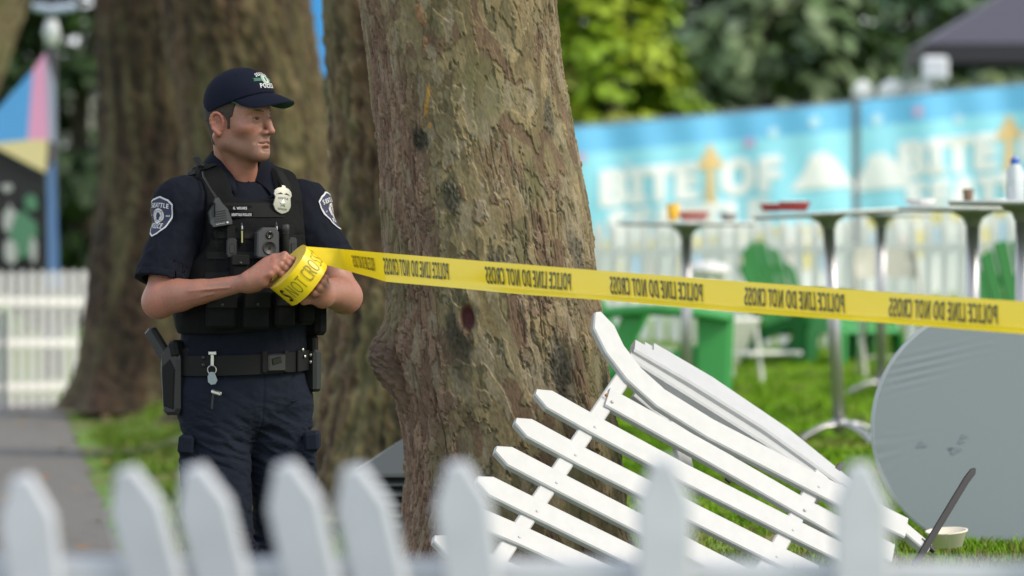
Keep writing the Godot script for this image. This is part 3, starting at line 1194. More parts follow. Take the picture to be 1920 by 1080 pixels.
func make_broken_panels(worn: Material, steel: Material, grey: Material) -> void:
	var dep := func(px: float, py: float) -> float: return 16.75 + (px - 1000.0) * 0.0010 - (py - 735.0) * 0.0011
	var at := func(px: float, py: float, lift := 0.0) -> Vector3: return P(px, py, dep.call(px, py) - lift)
	var n: Vector3 = (at.call(1600, 1000) - at.call(1000, 735)).cross(at.call(1150, 720) - at.call(930, 1050)).normalized()
	if n.z < 0: n = -n
	var A := thing("fence_panel", "broken white picket fence panel leaning on its side against the big trunk, front one", "fence panel", Vector3.ZERO, "")
	var boards := [
		[[1119, 588], [1131, 617], [1150, 656], [1186, 703], [1236, 748], [1330, 806], [1450, 868], [1560, 925], [1697, 992]],
		[[1137, 746], [1220, 792], [1330, 853], [1560, 985], [1672, 1040]],
		[[1003, 737], [1120, 803], [1280, 889], [1560, 1030], [1650, 1078]],
		[[965, 791], [1085, 856], [1310, 970], [1530, 1080]],
		[[928, 844], [1050, 908], [1200, 985], [1440, 1108]],
		[[893, 901], [1010, 959], [1195, 1050], [1400, 1150]],
		[[850, 953], [975, 1006], [1140, 1082], [1350, 1180]],
		[[812, 1012], [930, 1066], [1120, 1150], [1300, 1230]]]
	for bi in boards.size():
		var pts := []
		for q in boards[bi]: pts.append(at.call(q[0], q[1], 0.022 if bi != 1 else 0.018))
		var s := st()
		board(s, pts, n, 0.074 if bi else 0.080, 0.02, bi != 1)
		part("picket", done(s), worn, A)
		for rl in [[1175, 700, 925, 1064], [1540, 890, 1345, 1215]]:
			# screw heads where the board crosses a rail
			var a2 := Vector2(rl[0], rl[1])
			var b2 := Vector2(rl[2], rl[3])
			var bl: Array = boards[bi]
			for z in bl.size() - 1:
				var hit = Geometry2D.segment_intersects_segment(Vector2(bl[z][0], bl[z][1]), Vector2(bl[z + 1][0], bl[z + 1][1]), a2, b2)
				if hit != null:
					part("screw", ballm(Vector3.ZERO, Vector3(0.0055, 0.0055, 0.004), 8), worn, A, Transform3D(Basis(), at.call(hit.x + 6, hit.y + 5, 0.034)))
	for rl in [[1178, 694, 925, 1064], [1540, 890, 1345, 1215]]:
		var a: Vector3 = at.call(rl[0], rl[1])
		var b: Vector3 = at.call(rl[2], rl[3])
		var s := st()
		box(s, frame_of(b - a, n, (a + b) * 0.5), Vector3((b - a).length(), 0.05, 0.022), 0.004)
		part("rail", done(s), worn, A)
	# where the second picket tore off: a rust-stained stub with a hole
	var s1 := st()
	ball(s1, at.call(1137, 741, 0.034), Vector3(0.006, 0.005, 0.003), 8)
	part("stain", done(s1), mat("rust", 0.35, 0.12, 0.04, 0.8), A)
	# ground spike and its tube
	var s2 := st()
	box(s2, frame_of(at.call(1742, 1034) - at.call(1690, 990), n, at.call(1714, 1011)), Vector3(0.11, 0.042, 0.03), 0.004)
	part("post_end", done(s2), worn, A)
	var s3 := st()
	tube(s3, [at.call(1726, 1012, 0.01), at.call(1752, 1034, 0.01)], [0.009, 0.009], 8)
	part("pin", done(s3), steel, A)
	var s4 := st()
	board(s4, [at.call(1828, 879, 0.03), at.call(1812, 900, 0.03), at.call(1714, 1062, 0.03)], (n + Vector3(0.5, 0.1, 0)).normalized(), 0.022, 0.006, true)
	part("spike", done(s4), steel, A)
	# a second and third panel lie behind it, seen along their boards
	var specs := [
		["second white fence panel lying behind the broken one, boards seen edge on", [[[1186, 652], [1290, 712], [1430, 800], [1575, 905]], [[1178, 668], [1290, 738], [1430, 826], [1580, 930]]], [1440, 790, 1424, 812], 0.16, 0.030],
		["third white fence panel at the back of the leaning stack, greyer and highest", [[[1205, 655], [1320, 722], [1450, 806], [1585, 915]], [[1222, 657], [1330, 720], [1470, 815], [1600, 920]]], [1580, 868, 1548, 908], 0.34, 0.024]]
	for sp in specs:
		var B := thing("fence_panel", sp[0], "fence panel", Vector3.ZERO, "")
		var up := (Vector3(0.45, 0.78, 0.42)).normalized()
		for bl in sp[1]:
			var pts := []
			for q in bl: pts.append(at.call(q[0], q[1], -sp[3]))
			var s := st()
			board(s, pts, up, 0.07, sp[4], false)
			part("picket", done(s), worn, B)
		for r in [[[1196, 690], [1330, 790], [1480, 890], [1600, 960]], [[1190, 740], [1300, 830], [1450, 920], [1580, 990]]]:
			var pts := []
			for q in r: pts.append(at.call(q[0], q[1] - 14.0 * sp[3], -sp[3] - 0.03))
			var s := st()
			board(s, pts, up, 0.06, 0.02, false)
			part("picket", done(s), worn, B)
		var s5 := st()
		box(s5, frame_of(at.call(1290, 905, -sp[3]) - at.call(1250, 712, -sp[3]), n, at.call(1270, 808, -sp[3] - 0.02)), Vector3(0.32, 0.05, 0.022), 0.003)
		part("rail", done(s5), worn, B)
		var s6 := st()
		var e: Array = sp[2]
		board(s6, [at.call(e[0], e[1], -sp[3]), at.call((e[0] + e[2]) * 0.5, (e[1] + e[3]) * 0.5, -sp[3]), at.call(e[2] - 60, e[3] + 90, -sp[3])], Vector3(0.3, 0.2, 1), 0.02, 0.006, true)
		part("spike", done(s6), steel, B)

# ---------------------------------------------------------------- tables and what lies on them
func on_lawn(px: float, d: float) -> Vector3:
	var x := (px - 960.0) / FOCAL * d
	return Vector3(x, ground_h(x, -d), -d)

func make_tables() -> void:
	var steel := mat("brushed_steel", 0.42, 0.42, 0.43, 0.32, 0.85)
	var top := mat("table_top", 0.68, 0.69, 0.70, 0.35)
	var rimm := mat("table_rim", 0.20, 0.20, 0.205, 0.5)
	var rows := [
		[1556, 26.9, 396, 0.36, -0.055, "high round table with a single steel pole standing nearest, holding two red paper trays"],
		[1287, 30.0, 416, 0.37, 0.0, "high round table farthest left, seen beside the trunk with a yellow cup"],
		[1824, 25.0, 388, 0.33, 0.0, "high round table right of the pole table, with a small brown cup"],
		[1918, 22.5, 376, 0.30, 0.0, "high round table at the right edge carrying a blue capped bottle"],
		[1652, 33.0, 398, 0.30, 0.0, "thin poled high table farther back above the folding chair"]]
	for r in rows:
		var base := on_lawn(r[0] + (20 if r[4] != 0.0 else 0), r[1])
		var yt := P(r[0], r[2], r[1]).y
		var o := thing("high_table", r[5], "table", base, "high cocktail tables on the lawn")
		o.rotation.z = -r[4]
		var H: float = yt - base.y
		var s := st()
		lathe(s, Transform3D(), [Vector2(0, H - 0.012), Vector2(r[3] - 0.004, H - 0.012), Vector2(r[3], H - 0.006), Vector2(r[3] - 0.003, H), Vector2(0, H)], 40)
		part("table_top", done(s), top, o)
		s = st()
		lathe(s, Transform3D(), [Vector2(0.03, H - 0.085), Vector2(0.045, H - 0.05), Vector2(0.09, H - 0.024), Vector2(r[3] - 0.01, H - 0.020), Vector2(r[3] - 0.006, H - 0.0125), Vector2(0, H - 0.0125)], 40)
		part("table_rim", done(s), rimm, o)
		part("pole", lathem([Vector2(0, 0.05), Vector2(0.03, 0.05), Vector2(0.03, H - 0.05), Vector2(0, H - 0.05)], 20), steel, o)
		part("collar", lathem([Vector2(0.031, 0.075), Vector2(0.05, 0.08), Vector2(0.045, 0.11), Vector2(0.031, 0.12)], 20), steel, o)
		for q in 4:
			var a := 0.55 + TAU * q / 4
			var u := Vector3(sin(a), 0, cos(a))
			var f := st()
			tube(f, [u * 0.02 + Vector3.UP * 0.095, u * 0.1 + Vector3.UP * 0.09, u * 0.2 + Vector3.UP * 0.055, u * 0.27 + Vector3.UP * 0.01], [0.026, 0.025, 0.022, 0.02], 8, true, 0.55)
			part("foot", done(f), steel, o)
	var paper := mat("red_paper", 0.42, 0.06, 0.055, 0.7)
	var cream := mat("cream_paper", 0.72, 0.68, 0.6, 0.8)
	var yellow := mat("yellow_cup", 0.75, 0.42, 0.02, 0.5)
	var brown := mat("brown_cup", 0.16, 0.10, 0.06, 0.6)
	# paper food trays
	var tray := func(called: String, label: String, px: float, py: float, d: float, w: float, m: Material) -> void:
		var s := st()
		var c := P(px, py, d)
		var h := w * 0.30
		for side in 4:
			var a := [Vector3(-0.36, 0, -0.2), Vector3(0.36, 0, -0.2), Vector3(0.36, 0, 0.2), Vector3(-0.36, 0, 0.2)]
			var b := [Vector3(-0.5, 0.3, -0.3), Vector3(0.5, 0.3, -0.3), Vector3(0.5, 0.3, 0.3), Vector3(-0.5, 0.3, 0.3)]
			var z := (side + 1) % 4
			quad(s, c + a[z] * w, c + a[side] * w, c + b[side] * w, c + b[z] * w)
			quad(s, c + a[side] * w * 0.97 + Vector3.UP * 0.002, c + a[z] * w * 0.97 + Vector3.UP * 0.002, c + b[z] * w * 0.97, c + b[side] * w * 0.97)
			if side == 0: quad(s, c + a[0] * w, c + a[1] * w, c + a[2] * w, c + a[3] * w)
		var o := thing(called, label, "food tray", Vector3.ZERO, "paper trays left on the high tables")
		part("tray", done(s), m, o)
		var f := st()
		var rng := RandomNumberGenerator.new()
		rng.seed = int(px)
		for q in 6: ball(f, c + Vector3(rng.randf_range(-0.33, 0.33) * w, h * 0.8, rng.randf_range(-0.15, 0.15) * w), Vector3(0.16, 0.1, 0.13) * w, 8)
		part("crumpled_paper", done(f), cream, o)
	tray.call("food_tray", "red paper food tray, right one of the pair on the pole table", 1490, 396, 26.8, 0.15, paper)
	tray.call("food_tray", "red paper food tray, left one of the pair on the pole table", 1448, 396, 27.0, 0.12, paper)
	tray.call("food_tray", "pale red paper tray on the far left table, beside the yellow cup", 1300, 414, 30.0, 0.17, mat("pink_paper", 0.5, 0.2, 0.18, 0.8))
	var cup := func(called: String, label: String, cat: String, px: float, py: float, d: float, prof: Array, m: Material, cap: Material = null, capprof := []) -> void:
		var o := thing(called, label, cat, P(px, py, d))
		part("cup" if cat != "bottle" else "bottle_body", lathem(prof, 16), m, o)
		if cap: part("cap", lathem(capprof, 16), cap, o)
	cup.call("cup", "yellow drinking cup on the far left high table", "cup", 1262, 414, 29.9, [Vector2(0, 0), Vector2(0.026, 0), Vector2(0.036, 0.09), Vector2(0.03, 0.09), Vector2(0, 0.01)], yellow)
	cup.call("bowl", "small grey bowl between the paper trays on the far left table", "bowl", 1366, 414, 30.0, [Vector2(0, 0), Vector2(0.03, 0), Vector2(0.05, 0.04), Vector2(0.045, 0.04), Vector2(0, 0.01)], mat("grey_bowl", 0.2, 0.2, 0.19, 0.6))
	cup.call("cup", "small brown cup on the table right of the pole table", "cup", 1815, 386, 24.9, [Vector2(0, 0), Vector2(0.018, 0), Vector2(0.026, 0.075), Vector2(0.022, 0.075), Vector2(0, 0.01)], brown)
	cup.call("bottle", "clear bottle with a blue cap at the right edge, on the nearest high table", "bottle", 1903, 375, 22.4, [Vector2(0, 0), Vector2(0.032, 0), Vector2(0.034, 0.11), Vector2(0.015, 0.15), Vector2(0.012, 0.17), Vector2(0, 0.17)], mat("bottle_plastic", 0.6, 0.66, 0.7, 0.15), mat("blue_cap", 0.03, 0.12, 0.5, 0.4), [Vector2(0.016, 0.125), Vector2(0.019, 0.125), Vector2(0.019, 0.16), Vector2(0, 0.178)])
	var pm := mat("white_paper", 0.8, 0.8, 0.79, 0.7)
	for q in [[1725, 386, 25.1, 0.14, "white paper plate lying on the left half of the table with the brown cup"], [1868, 386, 25.0, 0.12, "white napkin on the right half of the table with the brown cup"]]:
		var o := part("paper_plate", lathem([Vector2(0, 0), Vector2(q[3] * 0.35, 0.002), Vector2(q[3] * 0.5, 0.03), Vector2(q[3] * 0.47, 0.03), Vector2(q[3] * 0.33, 0.006), Vector2(0, 0.006)], 20), pm, null, Transform3D(Basis(), P(q[0], q[1], q[2])))
		tag(o, q[4], "plate")
	# the tipped round table
	var c := P(1867, 802, 18.8)
	var t := thing("round_table", "grey round table tipped on its edge, its top facing the camera", "table", c)
	t.basis = Basis(Vector3.RIGHT, -0.10) * Basis(Vector3.UP, -0.12)
	var gm := mat("grey_table_top", 0.245, 0.285, 0.312, 0.6)
	var s := st()
	var R := 0.4
	sheet(s, func(u, v):
		var a: float = TAU * u
		var rr: float = R * v
		var p := Vector3(cos(a) * rr, sin(a) * rr, 0.014)
		# shallow creases of the stretched cover near the left rim
		for cr in [[2.62, 0.9], [2.78, 1.0], [3.32, 1.0], [3.44, 0.8]]:
			var off: float = (p.y - sin(cr[0]) * R) - (p.x - cos(cr[0]) * R) * 0.22
			p.z += 0.0022 * cr[1] * sin(off * 240.0) * exp(-pow(off / 0.035, 2.0)) * smoothstep(0.2, 0.36, rr) * (1.0 if p.x < 0 else 0.0)
		return p, 160, 44)
	part("table_top", done(s), gm, t)
	s = st()
	var rim := []
	for z in 9:
		var a := PI * z / 8.0
		rim.append(Vector2(R + 0.014 * sin(a), -0.014 + 0.0 + 0.014 * (1.0 - cos(a)) - 0.0))
	lathe(s, Transform3D(Basis(Vector3.RIGHT, PI / 2), Vector3.ZERO), rim, 96)
	part("edge_band", done(s), mat("grey_edge", 0.42, 0.46, 0.49, 0.5), t)
	part("pole", lathem([Vector2(0, -0.7), Vector2(0.03, -0.7), Vector2(0.03, -0.012), Vector2(0, -0.012)], 16, Transform3D(Basis(Vector3.RIGHT, PI / 2), Vector3.ZERO)), steel, t)
	for q in 4:
		var a := PI / 4 + TAU * q / 4
		part("foot", tubem([Vector3(0, 0, -0.69), Vector3(cos(a) * 0.27, sin(a) * 0.27, -0.7)], [0.02, 0.016], 8), steel, t)
	var dm := mat("scuff", 0.205, 0.243, 0.272, 0.7)
	for q in [[-0.245, -0.056, 0.016], [-0.135, -0.075, 0.019], [-0.105, -0.03, 0.012], [-0.115, -0.047, 0.010], [-0.15, -0.07, 0.008]]:
		var sc := st()
		sheet(sc, func(u, v):
			var a: float = TAU * u
			var rr: float = q[2] * v * (1.0 + 0.35 * sin(a * 3.0 + q[0] * 40.0))
			return Vector3(q[0] + cos(a) * rr, q[1] + sin(a) * rr * 0.6, 0.0155), 16, 2)
		part("scuff_stain", done(sc), dm, t)
	# white bowl on the grass before it
	var bp := on_lawn(1776, 17.7)
	var bw := thing("paper_bowl", "white disposable bowl on the grass under the tipped grey table", "bowl", P(1776, 1024, 17.75))
	var cm := mat("cream_pulp", 0.72, 0.66, 0.56, 0.8)
	part("bowl", lathem([Vector2(0, 0), Vector2(0.048, 0), Vector2(0.062, 0.044), Vector2(0.067, 0.046), Vector2(0.067, 0.05), Vector2(0.06, 0.05), Vector2(0.046, 0.006), Vector2(0, 0.006)], 32), cm, bw)
	bw.rotation = Vector3(0.1, 0, 0.06)

# ---------------------------------------------------------------- chairs
func adirondack(called: String, label: String, m: Material, at: Vector3, yaw: float) -> Node3D:       # faces +z before it is turned
	var o := thing(called, label, "chair", at, "green lawn chairs")
	o.rotation.y = yaw
	for k in 5:                                   # seat slats
		var z := 0.27 - 0.1 * k
		var y := 0.37 - 0.035 * k
		part("seat_slat", boxm(Vector3(0.52, 0.02, 0.088), 0.006), m, o, Transform3D(Basis(Vector3.RIGHT, -0.32), Vector3(0, y, z)))
	for k in 6:                                   # fanned back slats, rounded along the top
		var u := (k - 2.5) / 2.5
		var L := 0.76 - 0.20 * u * u
		var s := st()
		var w := 0.078
		var poly := PackedVector2Array([Vector2(-w * 0.45, 0), Vector2(w * 0.45, 0), Vector2(w * 0.60, L - 0.05 * maxf(u, 0.0)), Vector2(w * 0.42, L + 0.012 - 0.03 * u), Vector2(-w * 0.42, L + 0.012 + 0.03 * u), Vector2(-w * 0.60, L + 0.05 * minf(u, 0.0))])
		prism(s, poly, 0.02, Transform3D(Basis(Vector3.RIGHT, -0.42) * Basis(Vector3.BACK, -0.10 * u), Vector3(u * 0.205, 0.24, -0.17 + 0.03 * u * u)), 0.004)
		part("back_slat", done(s), m, o)
	for y in [0.42, 0.72]:
		part("back_rail", boxm(Vector3(0.5, 0.07, 0.022), 0.006), m, o, Transform3D(Basis(Vector3.RIGHT, -0.42), Vector3(0, y, -0.28 - (y - 0.42) * 0.44)))
	for sx in [-1.0, 1.0]:
		var s := st()
		sheet(s, func(u, v):                          # arm, a bowed board
			var a: float = TAU * v
			return Vector3(sx * (0.31 + 0.02 * sin(PI * u)) + cos(a) * (0.045 + 0.02 * u), 0.53 + 0.03 * sin(PI * u) - 0.02 * u + sin(a) * 0.024, lerpf(-0.30, 0.36, u)), 10, 14)
		part("arm", done(s), m, o)
		s = st()
		prism(s, PackedVector2Array([Vector2(-0.085, 0), Vector2(0.065, 0), Vector2(0.085, 0.53), Vector2(-0.08, 0.53)]), 0.035, Transform3D(Basis(Vector3.UP, -PI / 2), Vector3(sx * 0.285, 0, 0.28)), 0.008)
		part("front_leg", done(s), m, o)
		s = st()
		prism(s, PackedVector2Array([Vector2(0.3, 0.30), Vector2(0.3, 0.40), Vector2(-0.22, 0.27), Vector2(-0.50, 0.04), Vector2(-0.48, 0.0), Vector2(-0.36, 0.0), Vector2(-0.18, 0.17)]), 0.035, Transform3D(Basis(Vector3.UP, -PI / 2), Vector3(sx * 0.245, 0, 0)), 0.008)
		part("side_rail", done(s), m, o)
		s = st()
		prism(s, PackedVector2Array([Vector2(-0.30, 0.20), Vector2(-0.20, 0.24), Vector2(-0.06, 0.52), Vector2(-0.17, 0.53)]), 0.03, Transform3D(Basis(Vector3.UP, -PI / 2), Vector3(sx * 0.288, 0, 0)), 0.008)
		part("arm_support", done(s), m, o)
	part("apron", boxm(Vector3(0.56, 0.11, 0.022), 0.006), m, o, Transform3D(Basis(), Vector3(0, 0.34, 0.325)))
	return o

func make_chairs() -> void:
	var dark := mat("dark_green_plastic", 0.014, 0.14, 0.028, 0.6)
	var light := mat("light_green_plastic", 0.050, 0.33, 0.082, 0.55)
	dark.metallic_specular = 0.3
	var fan := adirondack("lawn_chair", "dark green slatted lawn chair left of the pole, its fan back rising above the tape", dark, on_lawn(1500, 40.5), 0.75)
	fan.scale = Vector3.ONE * 0.92
	var big := adirondack("lawn_chair", "large pale green lawn chair seen from the side, next to the big trunk", light, on_lawn(1236, 30.5), 1.5)
	big.scale = Vector3.ONE * 1.08
	adirondack("lawn_chair", "dark green lawn chair cut by the right edge of the picture", dark, on_lawn(1960, 32.0), 0.35)
	var fs := thing("footstool", "low pale green slatted footstool right of the pole, half hidden by the grey table", "footstool", on_lawn(1602, 40.0))
	fs.rotation.y = 0.5
	for k in 6:
		var u := (k - 2.5) / 2.5
		part("slat", boxm(Vector3(0.46, 0.02, 0.075), 0.006), light, fs, Transform3D(Basis(Vector3.RIGHT, 0.5 * u), Vector3(0, 0.34 - 0.06 * u * u - 0.03 * u, 0.21 * u)))
	for sx in [-1.0, 1.0]:
		var s := st()
		prism(s, PackedVector2Array([Vector2(-0.26, 0.20), Vector2(-0.24, 0.0), Vector2(-0.16, 0.0), Vector2(-0.10, 0.22), Vector2(0.10, 0.22), Vector2(0.17, 0.0), Vector2(0.25, 0.0), Vector2(0.26, 0.20), Vector2(0.14, 0.32), Vector2(-0.14, 0.34)]), 0.03, Transform3D(Basis(Vector3.UP, -PI / 2), Vector3(sx * 0.235, 0, 0)), 0.006)
		part("side_frame", done(s), dark if sx > 0 else light, fs)
	# folding chairs
	var wm := mat("white_plastic", 0.74, 0.74, 0.73, 0.45)
	var bm := mat("beige_metal", 0.42, 0.43, 0.36, 0.45)
	for r in [[1432, 36.5, 0.7, wm, "white folding chair tipped over between the two green lawn chairs"], [1672, 37.5, 0.1, bm, "beige folding chair right of the pole, only its back above the tape"]]:
		var o := thing("folding_chair", r[4], "folding chair", on_lawn(r[0], r[1]), "folding chairs")
		o.rotation.y = r[2]
		if r[3] == wm: o.rotation.x = -1.0
		var m: Material = r[3]
		for sx in [-0.21, 0.21]:
			part("leg", tubem([Vector3(sx, 0.01, 0.24), Vector3(sx, 0.45, -0.05), Vector3(sx, 0.78, -0.24), Vector3(sx * 0.92, 0.86, -0.27)], [0.013], 8), m, o)
			part("leg", tubem([Vector3(sx * 0.88, 0.01, -0.30), Vector3(sx * 0.88, 0.43, 0.16)], [0.013], 8), m, o)
		part("seat", boxm(Vector3(0.40, 0.03, 0.38), 0.01), m, o, Transform3D(Basis(Vector3.RIGHT, 0.06), Vector3(0, 0.45, 0.04)))
		var s := st()
		sheet(s, func(u, v):
			var x: float = lerpf(-0.205, 0.205, u)
			return Vector3(x, 0.66 + 0.2 * v - 0.03 * pow(absf(x) / 0.2, 4.0) * (1.0 if v > 0.5 else 0.0), -0.19 - 0.09 * v - 0.03 * (1.0 - x * x / 0.042)), 10, 6)
		part("backrest", done(s), m, o)
		part("crossbar", tubem([Vector3(-0.19, 0.14, 0.155), Vector3(0.19, 0.14, 0.155)], [0.01], 8), m, o)
	var hp := P(1327, 507, 38.0)
	var hm := thing("bar_stool", "white round stool left of the dark green chair, its top just above the tape", "stool", on_lawn(1327, 38.0))
	var hh := hp.y - hm.position.y
	part("seat", ballm(Vector3(0, hh, 0), Vector3(0.15, 0.06, 0.15), 18), wm, hm)
	for k in 3:
		var u := Vector3(sin(TAU * k / 3), 0, cos(TAU * k / 3))
		part("leg", tubem([u * 0.2, u * 0.09 + Vector3.UP * (hh - 0.03)], [0.012], 8), wm, hm)

# ---------------------------------------------------------------- banners, tent, pennant
func flat_shape(s: SurfaceTool, poly: PackedVector2Array, f: Callable) -> void:
	var idx := Geometry2D.triangulate_polygon(poly)
	s.set_smooth_group(-1)
	for k in range(0, idx.size(), 3):
		var a := poly[idx[k]]
		var b := poly[idx[k + 1]]
		var c := poly[idx[k + 2]]
		var o := [a, c, b] if (b - a).cross(c - a) > 0 else [a, b, c]
		for p in o: s.add_vertex(f.call(p.x, p.y))

func make_banners() -> void:
	var blue := mat("banner_blue", 0.17, 0.54, 0.89, 0.6)
	var pale := mat("banner_pale", 0.33, 0.76, 0.93, 0.6)
	var white := mat("banner_white", 0.88, 0.90, 0.91, 0.6)
	var gold := mat("banner_gold", 0.72, 0.52, 0.24, 0.6)
	var pink := mat("banner_pink", 0.62, 0.45, 0.72, 0.6)
	var post := mat("banner_post", 0.2, 0.22, 0.26, 0.5, 0.4)
	var dB := 56.0
	var k := FOCAL / dB
	var specs := [["left blue banner with white lettering and a gold tower, behind the fence", 1040.0, 1598.0, 243.0, 194.0, 1332.0], ["right blue banner with white lettering and a gold tower, behind the bottle", 1612.0, 2200.0, 189.0, 132.0, 1892.0]]
	for sp in specs:
		var x0: float = (sp[1] - 960.0) / k
		var x1: float = (sp[2] - 960.0) / k
		var ytop := func(x: float) -> float: return EYE + (400.0 - lerpf(sp[3], sp[4], (x - x0) / (x1 - x0))) / k
		var o := thing("festival_banner", sp[0], "banner", Vector3.ZERO, "blue festival banners on the fence")
		var wave := func(x: float, y: float, lift: float) -> Vector3: return Vector3(x, y, -dB + 0.03 * sin(x * 5.0) + 0.02 * sin(x * 11.0 + y * 3.0) + lift)
		var s := st()
		sheet(s, func(u, v):
			var x: float = lerpf(x0, x1, u)
			return wave.call(x, ytop.call(x) - 0.26 + 0.13 * v, 0.0), 60, 2)
		sheet(s, func(u, v):
			var x: float = lerpf(x0, x1, u)
			return wave.call(x, ytop.call(x) - 0.13 + 0.13 * v, 0.0), 60, 3)
		part("banner_cloth", done(s), blue, o)
		var foot := st()
		sheet(foot, func(u, v):
			var x: float = lerpf(x0, x1, u)
			return wave.call(x, ytop.call(x) - 1.98 + 0.84 * v, 0.0), 60, 4)
		part("banner_cloth", done(foot), white, o)
		var dots := [st(), st(), st()]
		var dm := [mat("banner_yellow", 0.80, 0.68, 0.20, 0.6), mat("banner_sky", 0.35, 0.62, 0.90, 0.6), mat("banner_rose", 0.82, 0.60, 0.55, 0.6)]
		for z in int((x1 - x0) / 0.21):
			var xx := x0 + 0.12 + 0.21 * z
			var q := func(ox: float, oy: float) -> Callable: return func(x: float, y: float) -> Vector3: return wave.call(ox + x, ytop.call(ox) - oy + y, 0.012)
			fill_decal(dots[0], circle(0.062, 12), q.call(xx, 1.21 + 0.02 * sin(z * 2.3)), 0.0, 2)
			var k2 := (z * 7 + 1) % 3
			fill_decal(dots[k2], dense(PackedVector2Array([Vector2(-0.055, -0.13), Vector2(0.055, -0.13), Vector2(0.055, 0.13), Vector2(-0.055, 0.13)]), 0.05), q.call(xx + 0.05, 1.46 + 0.03 * sin(z * 1.7)), 0.0, 2)
		for z in 3: part("dot_print", done(dots[z]), dm[z], o)
		s = st()
		sheet(s, func(u, v):
			var x: float = lerpf(x0, x1, u)
			return wave.call(x, ytop.call(x) - 1.14 + 0.88 * v, 0.0), 60, 6)
		part("banner_cloth", done(s), pale, o)
		# print: letters, tower, hills, flecks
		var cx: float = (sp[5] - 960.0) / k
		var skew: float = (sp[3] - sp[4]) / (sp[2] - sp[1])
		var put := func(ox: float, oy: float, lift := 0.012): return func(x: float, y: float) -> Vector3: return wave.call(cx + ox + x, ytop.call(cx) - oy + (ox + x) * skew + y, lift)
		for w in [["BITE", 0.94, 0.33, -0.60, 0.625], ["OF", 0.56, 0.33, 0.40, 0.62], ["SEATTLE", 1.55, 0.31, -0.22, 1.02]]:
			var ls := st()
			for z in 5:                       # a fat rounded face
				var dx := 0.026 * cos(TAU * z / 5.0)
				var dy := 0.022 * sin(TAU * z / 5.0)
				letters(ls, w[0], w[1], w[2], put.call(w[3] + dx, w[4] + dy, 0.012 + 0.0012 * z))
			part("lettering", done(ls), white, o)
		var g := st()
		fill_decal(g, dense(PackedVector2Array([Vector2(-0.06, -0.26), Vector2(0.06, -0.26), Vector2(0.04, 0.26), Vector2(-0.04, 0.26)]), 0.05), put.call(0, 0.78, 0.011))
		fill_decal(g, dense(PackedVector2Array([Vector2(-0.17, -0.1), Vector2(0.17, -0.1), Vector2(0.06, 0.04), Vector2(0.015, 0.14), Vector2(-0.015, 0.14), Vector2(-0.06, 0.04)]), 0.05), put.call(0, 0.42, 0.012))
		part("tower_print", done(g), gold, o)
		var hills := [[1.12, 0.62]] if sp[1] < 1500.0 else [[-1.24, 0.70]]
		for h in hills:
			g = st()
			fill_decal(g, dense(PackedVector2Array([Vector2(-0.34, -0.19), Vector2(0.30, -0.19), Vector2(0.12, 0.08), Vector2(0.0, 0.17), Vector2(-0.14, 0.15), Vector2(-0.20, 0.0)]), 0.05), put.call(h[0], h[1], 0.010))
			part("hill_print", done(g), white, o)
		g = st()
		var g2 := st()
		var fl := [[-1.28, 0.30, 0], [-0.82, 0.40, 1], [0.38, 0.30, 0], [0.62, 0.22, 1], [1.02, 0.15, 1]] if sp[1] < 1500.0 else [[-1.3, 0.2, 1], [-0.9, 0.16, 0], [-0.5, 0.28, 1], [0.6, 0.3, 0]]
		for f in fl:
			var c := PackedVector2Array()
			for z in 10: c.append(Vector2(cos(TAU * z / 10), sin(TAU * z / 10)) * 0.055)
			flat_shape(g if f[2] == 0 else g2, c, put.call(f[0], f[1], 0.01))
		part("confetti_print", done(g), pink, o)
		part("confetti_print", done(g2), mat("banner_fleck", 0.5, 0.78, 0.92, 0.6) if not M.has("banner_fleck") else M["banner_fleck"], o)
		for x in [x0 - 0.03, x1 + 0.03]:
			part("post", tubem([Vector3(x, ground_h(x, -dB) - 0.1, -dB - 0.06), Vector3(x, ytop.call(clampf(x, x0, x1)) + 0.06, -dB - 0.06)], [0.03], 10), post, o)
		part("top_rail", tubem([Vector3(x0, ytop.call(x0) + 0.01, -dB - 0.06), Vector3(x1, ytop.call(x1) + 0.01, -dB - 0.06)], [0.02], 8), post, o)
	# blue banner between the trunks
	var bb := thing("feather_banner", "tall blue banner glimpsed between two trunks above the officer", "banner", P(603, 60, 66.0))
	part("banner_cloth", boxm(Vector3(0.5, 2.2, 0.02), 0.004), mat("vivid_blue", 0.06, 0.36, 0.9, 0.6), bb, Transform3D(Basis(), Vector3(0, 0.6, 0)))
	part("pole", tubem([Vector3(0.26, -3.6, 0), Vector3(0.26, 1.75, 0)], [0.02], 8), post, bb)
	# black canopy tent
	var dt := 58.0
	var tx := (1735.0 - 960.0) / FOCAL * dt
	var ye := EYE + (400.0 - 96.0) / FOCAL * dt
	var tent := thing("canopy_tent", "black pop up canopy tent at the top right corner", "tent", Vector3(tx + 1.5, ye, -dt - 1.5))
	var cloth := mat("tent_cloth", 0.045, 0.04, 0.06, 0.55)
	var s := st()
	s.set_smooth_group(-1)
	var c4 := [Vector3(-1.5, 0.08, 1.5), Vector3(1.5, 0.08, 1.5), Vector3(1.5, 0.08, -1.5), Vector3(-1.5, 0.08, -1.5)]
	for q in 4: tri(s, c4[q], c4[(q + 1) % 4], Vector3(0, 1.0, 0))
	part("roof", done(s), cloth, tent)
	for q in 4:
		var a: Vector3 = c4[q]
		var b: Vector3 = c4[(q + 1) % 4]
		part("valance", boxm(Vector3(3.0, 0.2, 0.012), 0.002), mat("valance_cloth", 0.018, 0.016, 0.022, 0.6) if q == 0 else M["valance_cloth"], tent, frame_of(b - a, (a + b) * Vector3(1, 0, 1), (a + b) * 0.5 - Vector3(0, 0.1, 0)))
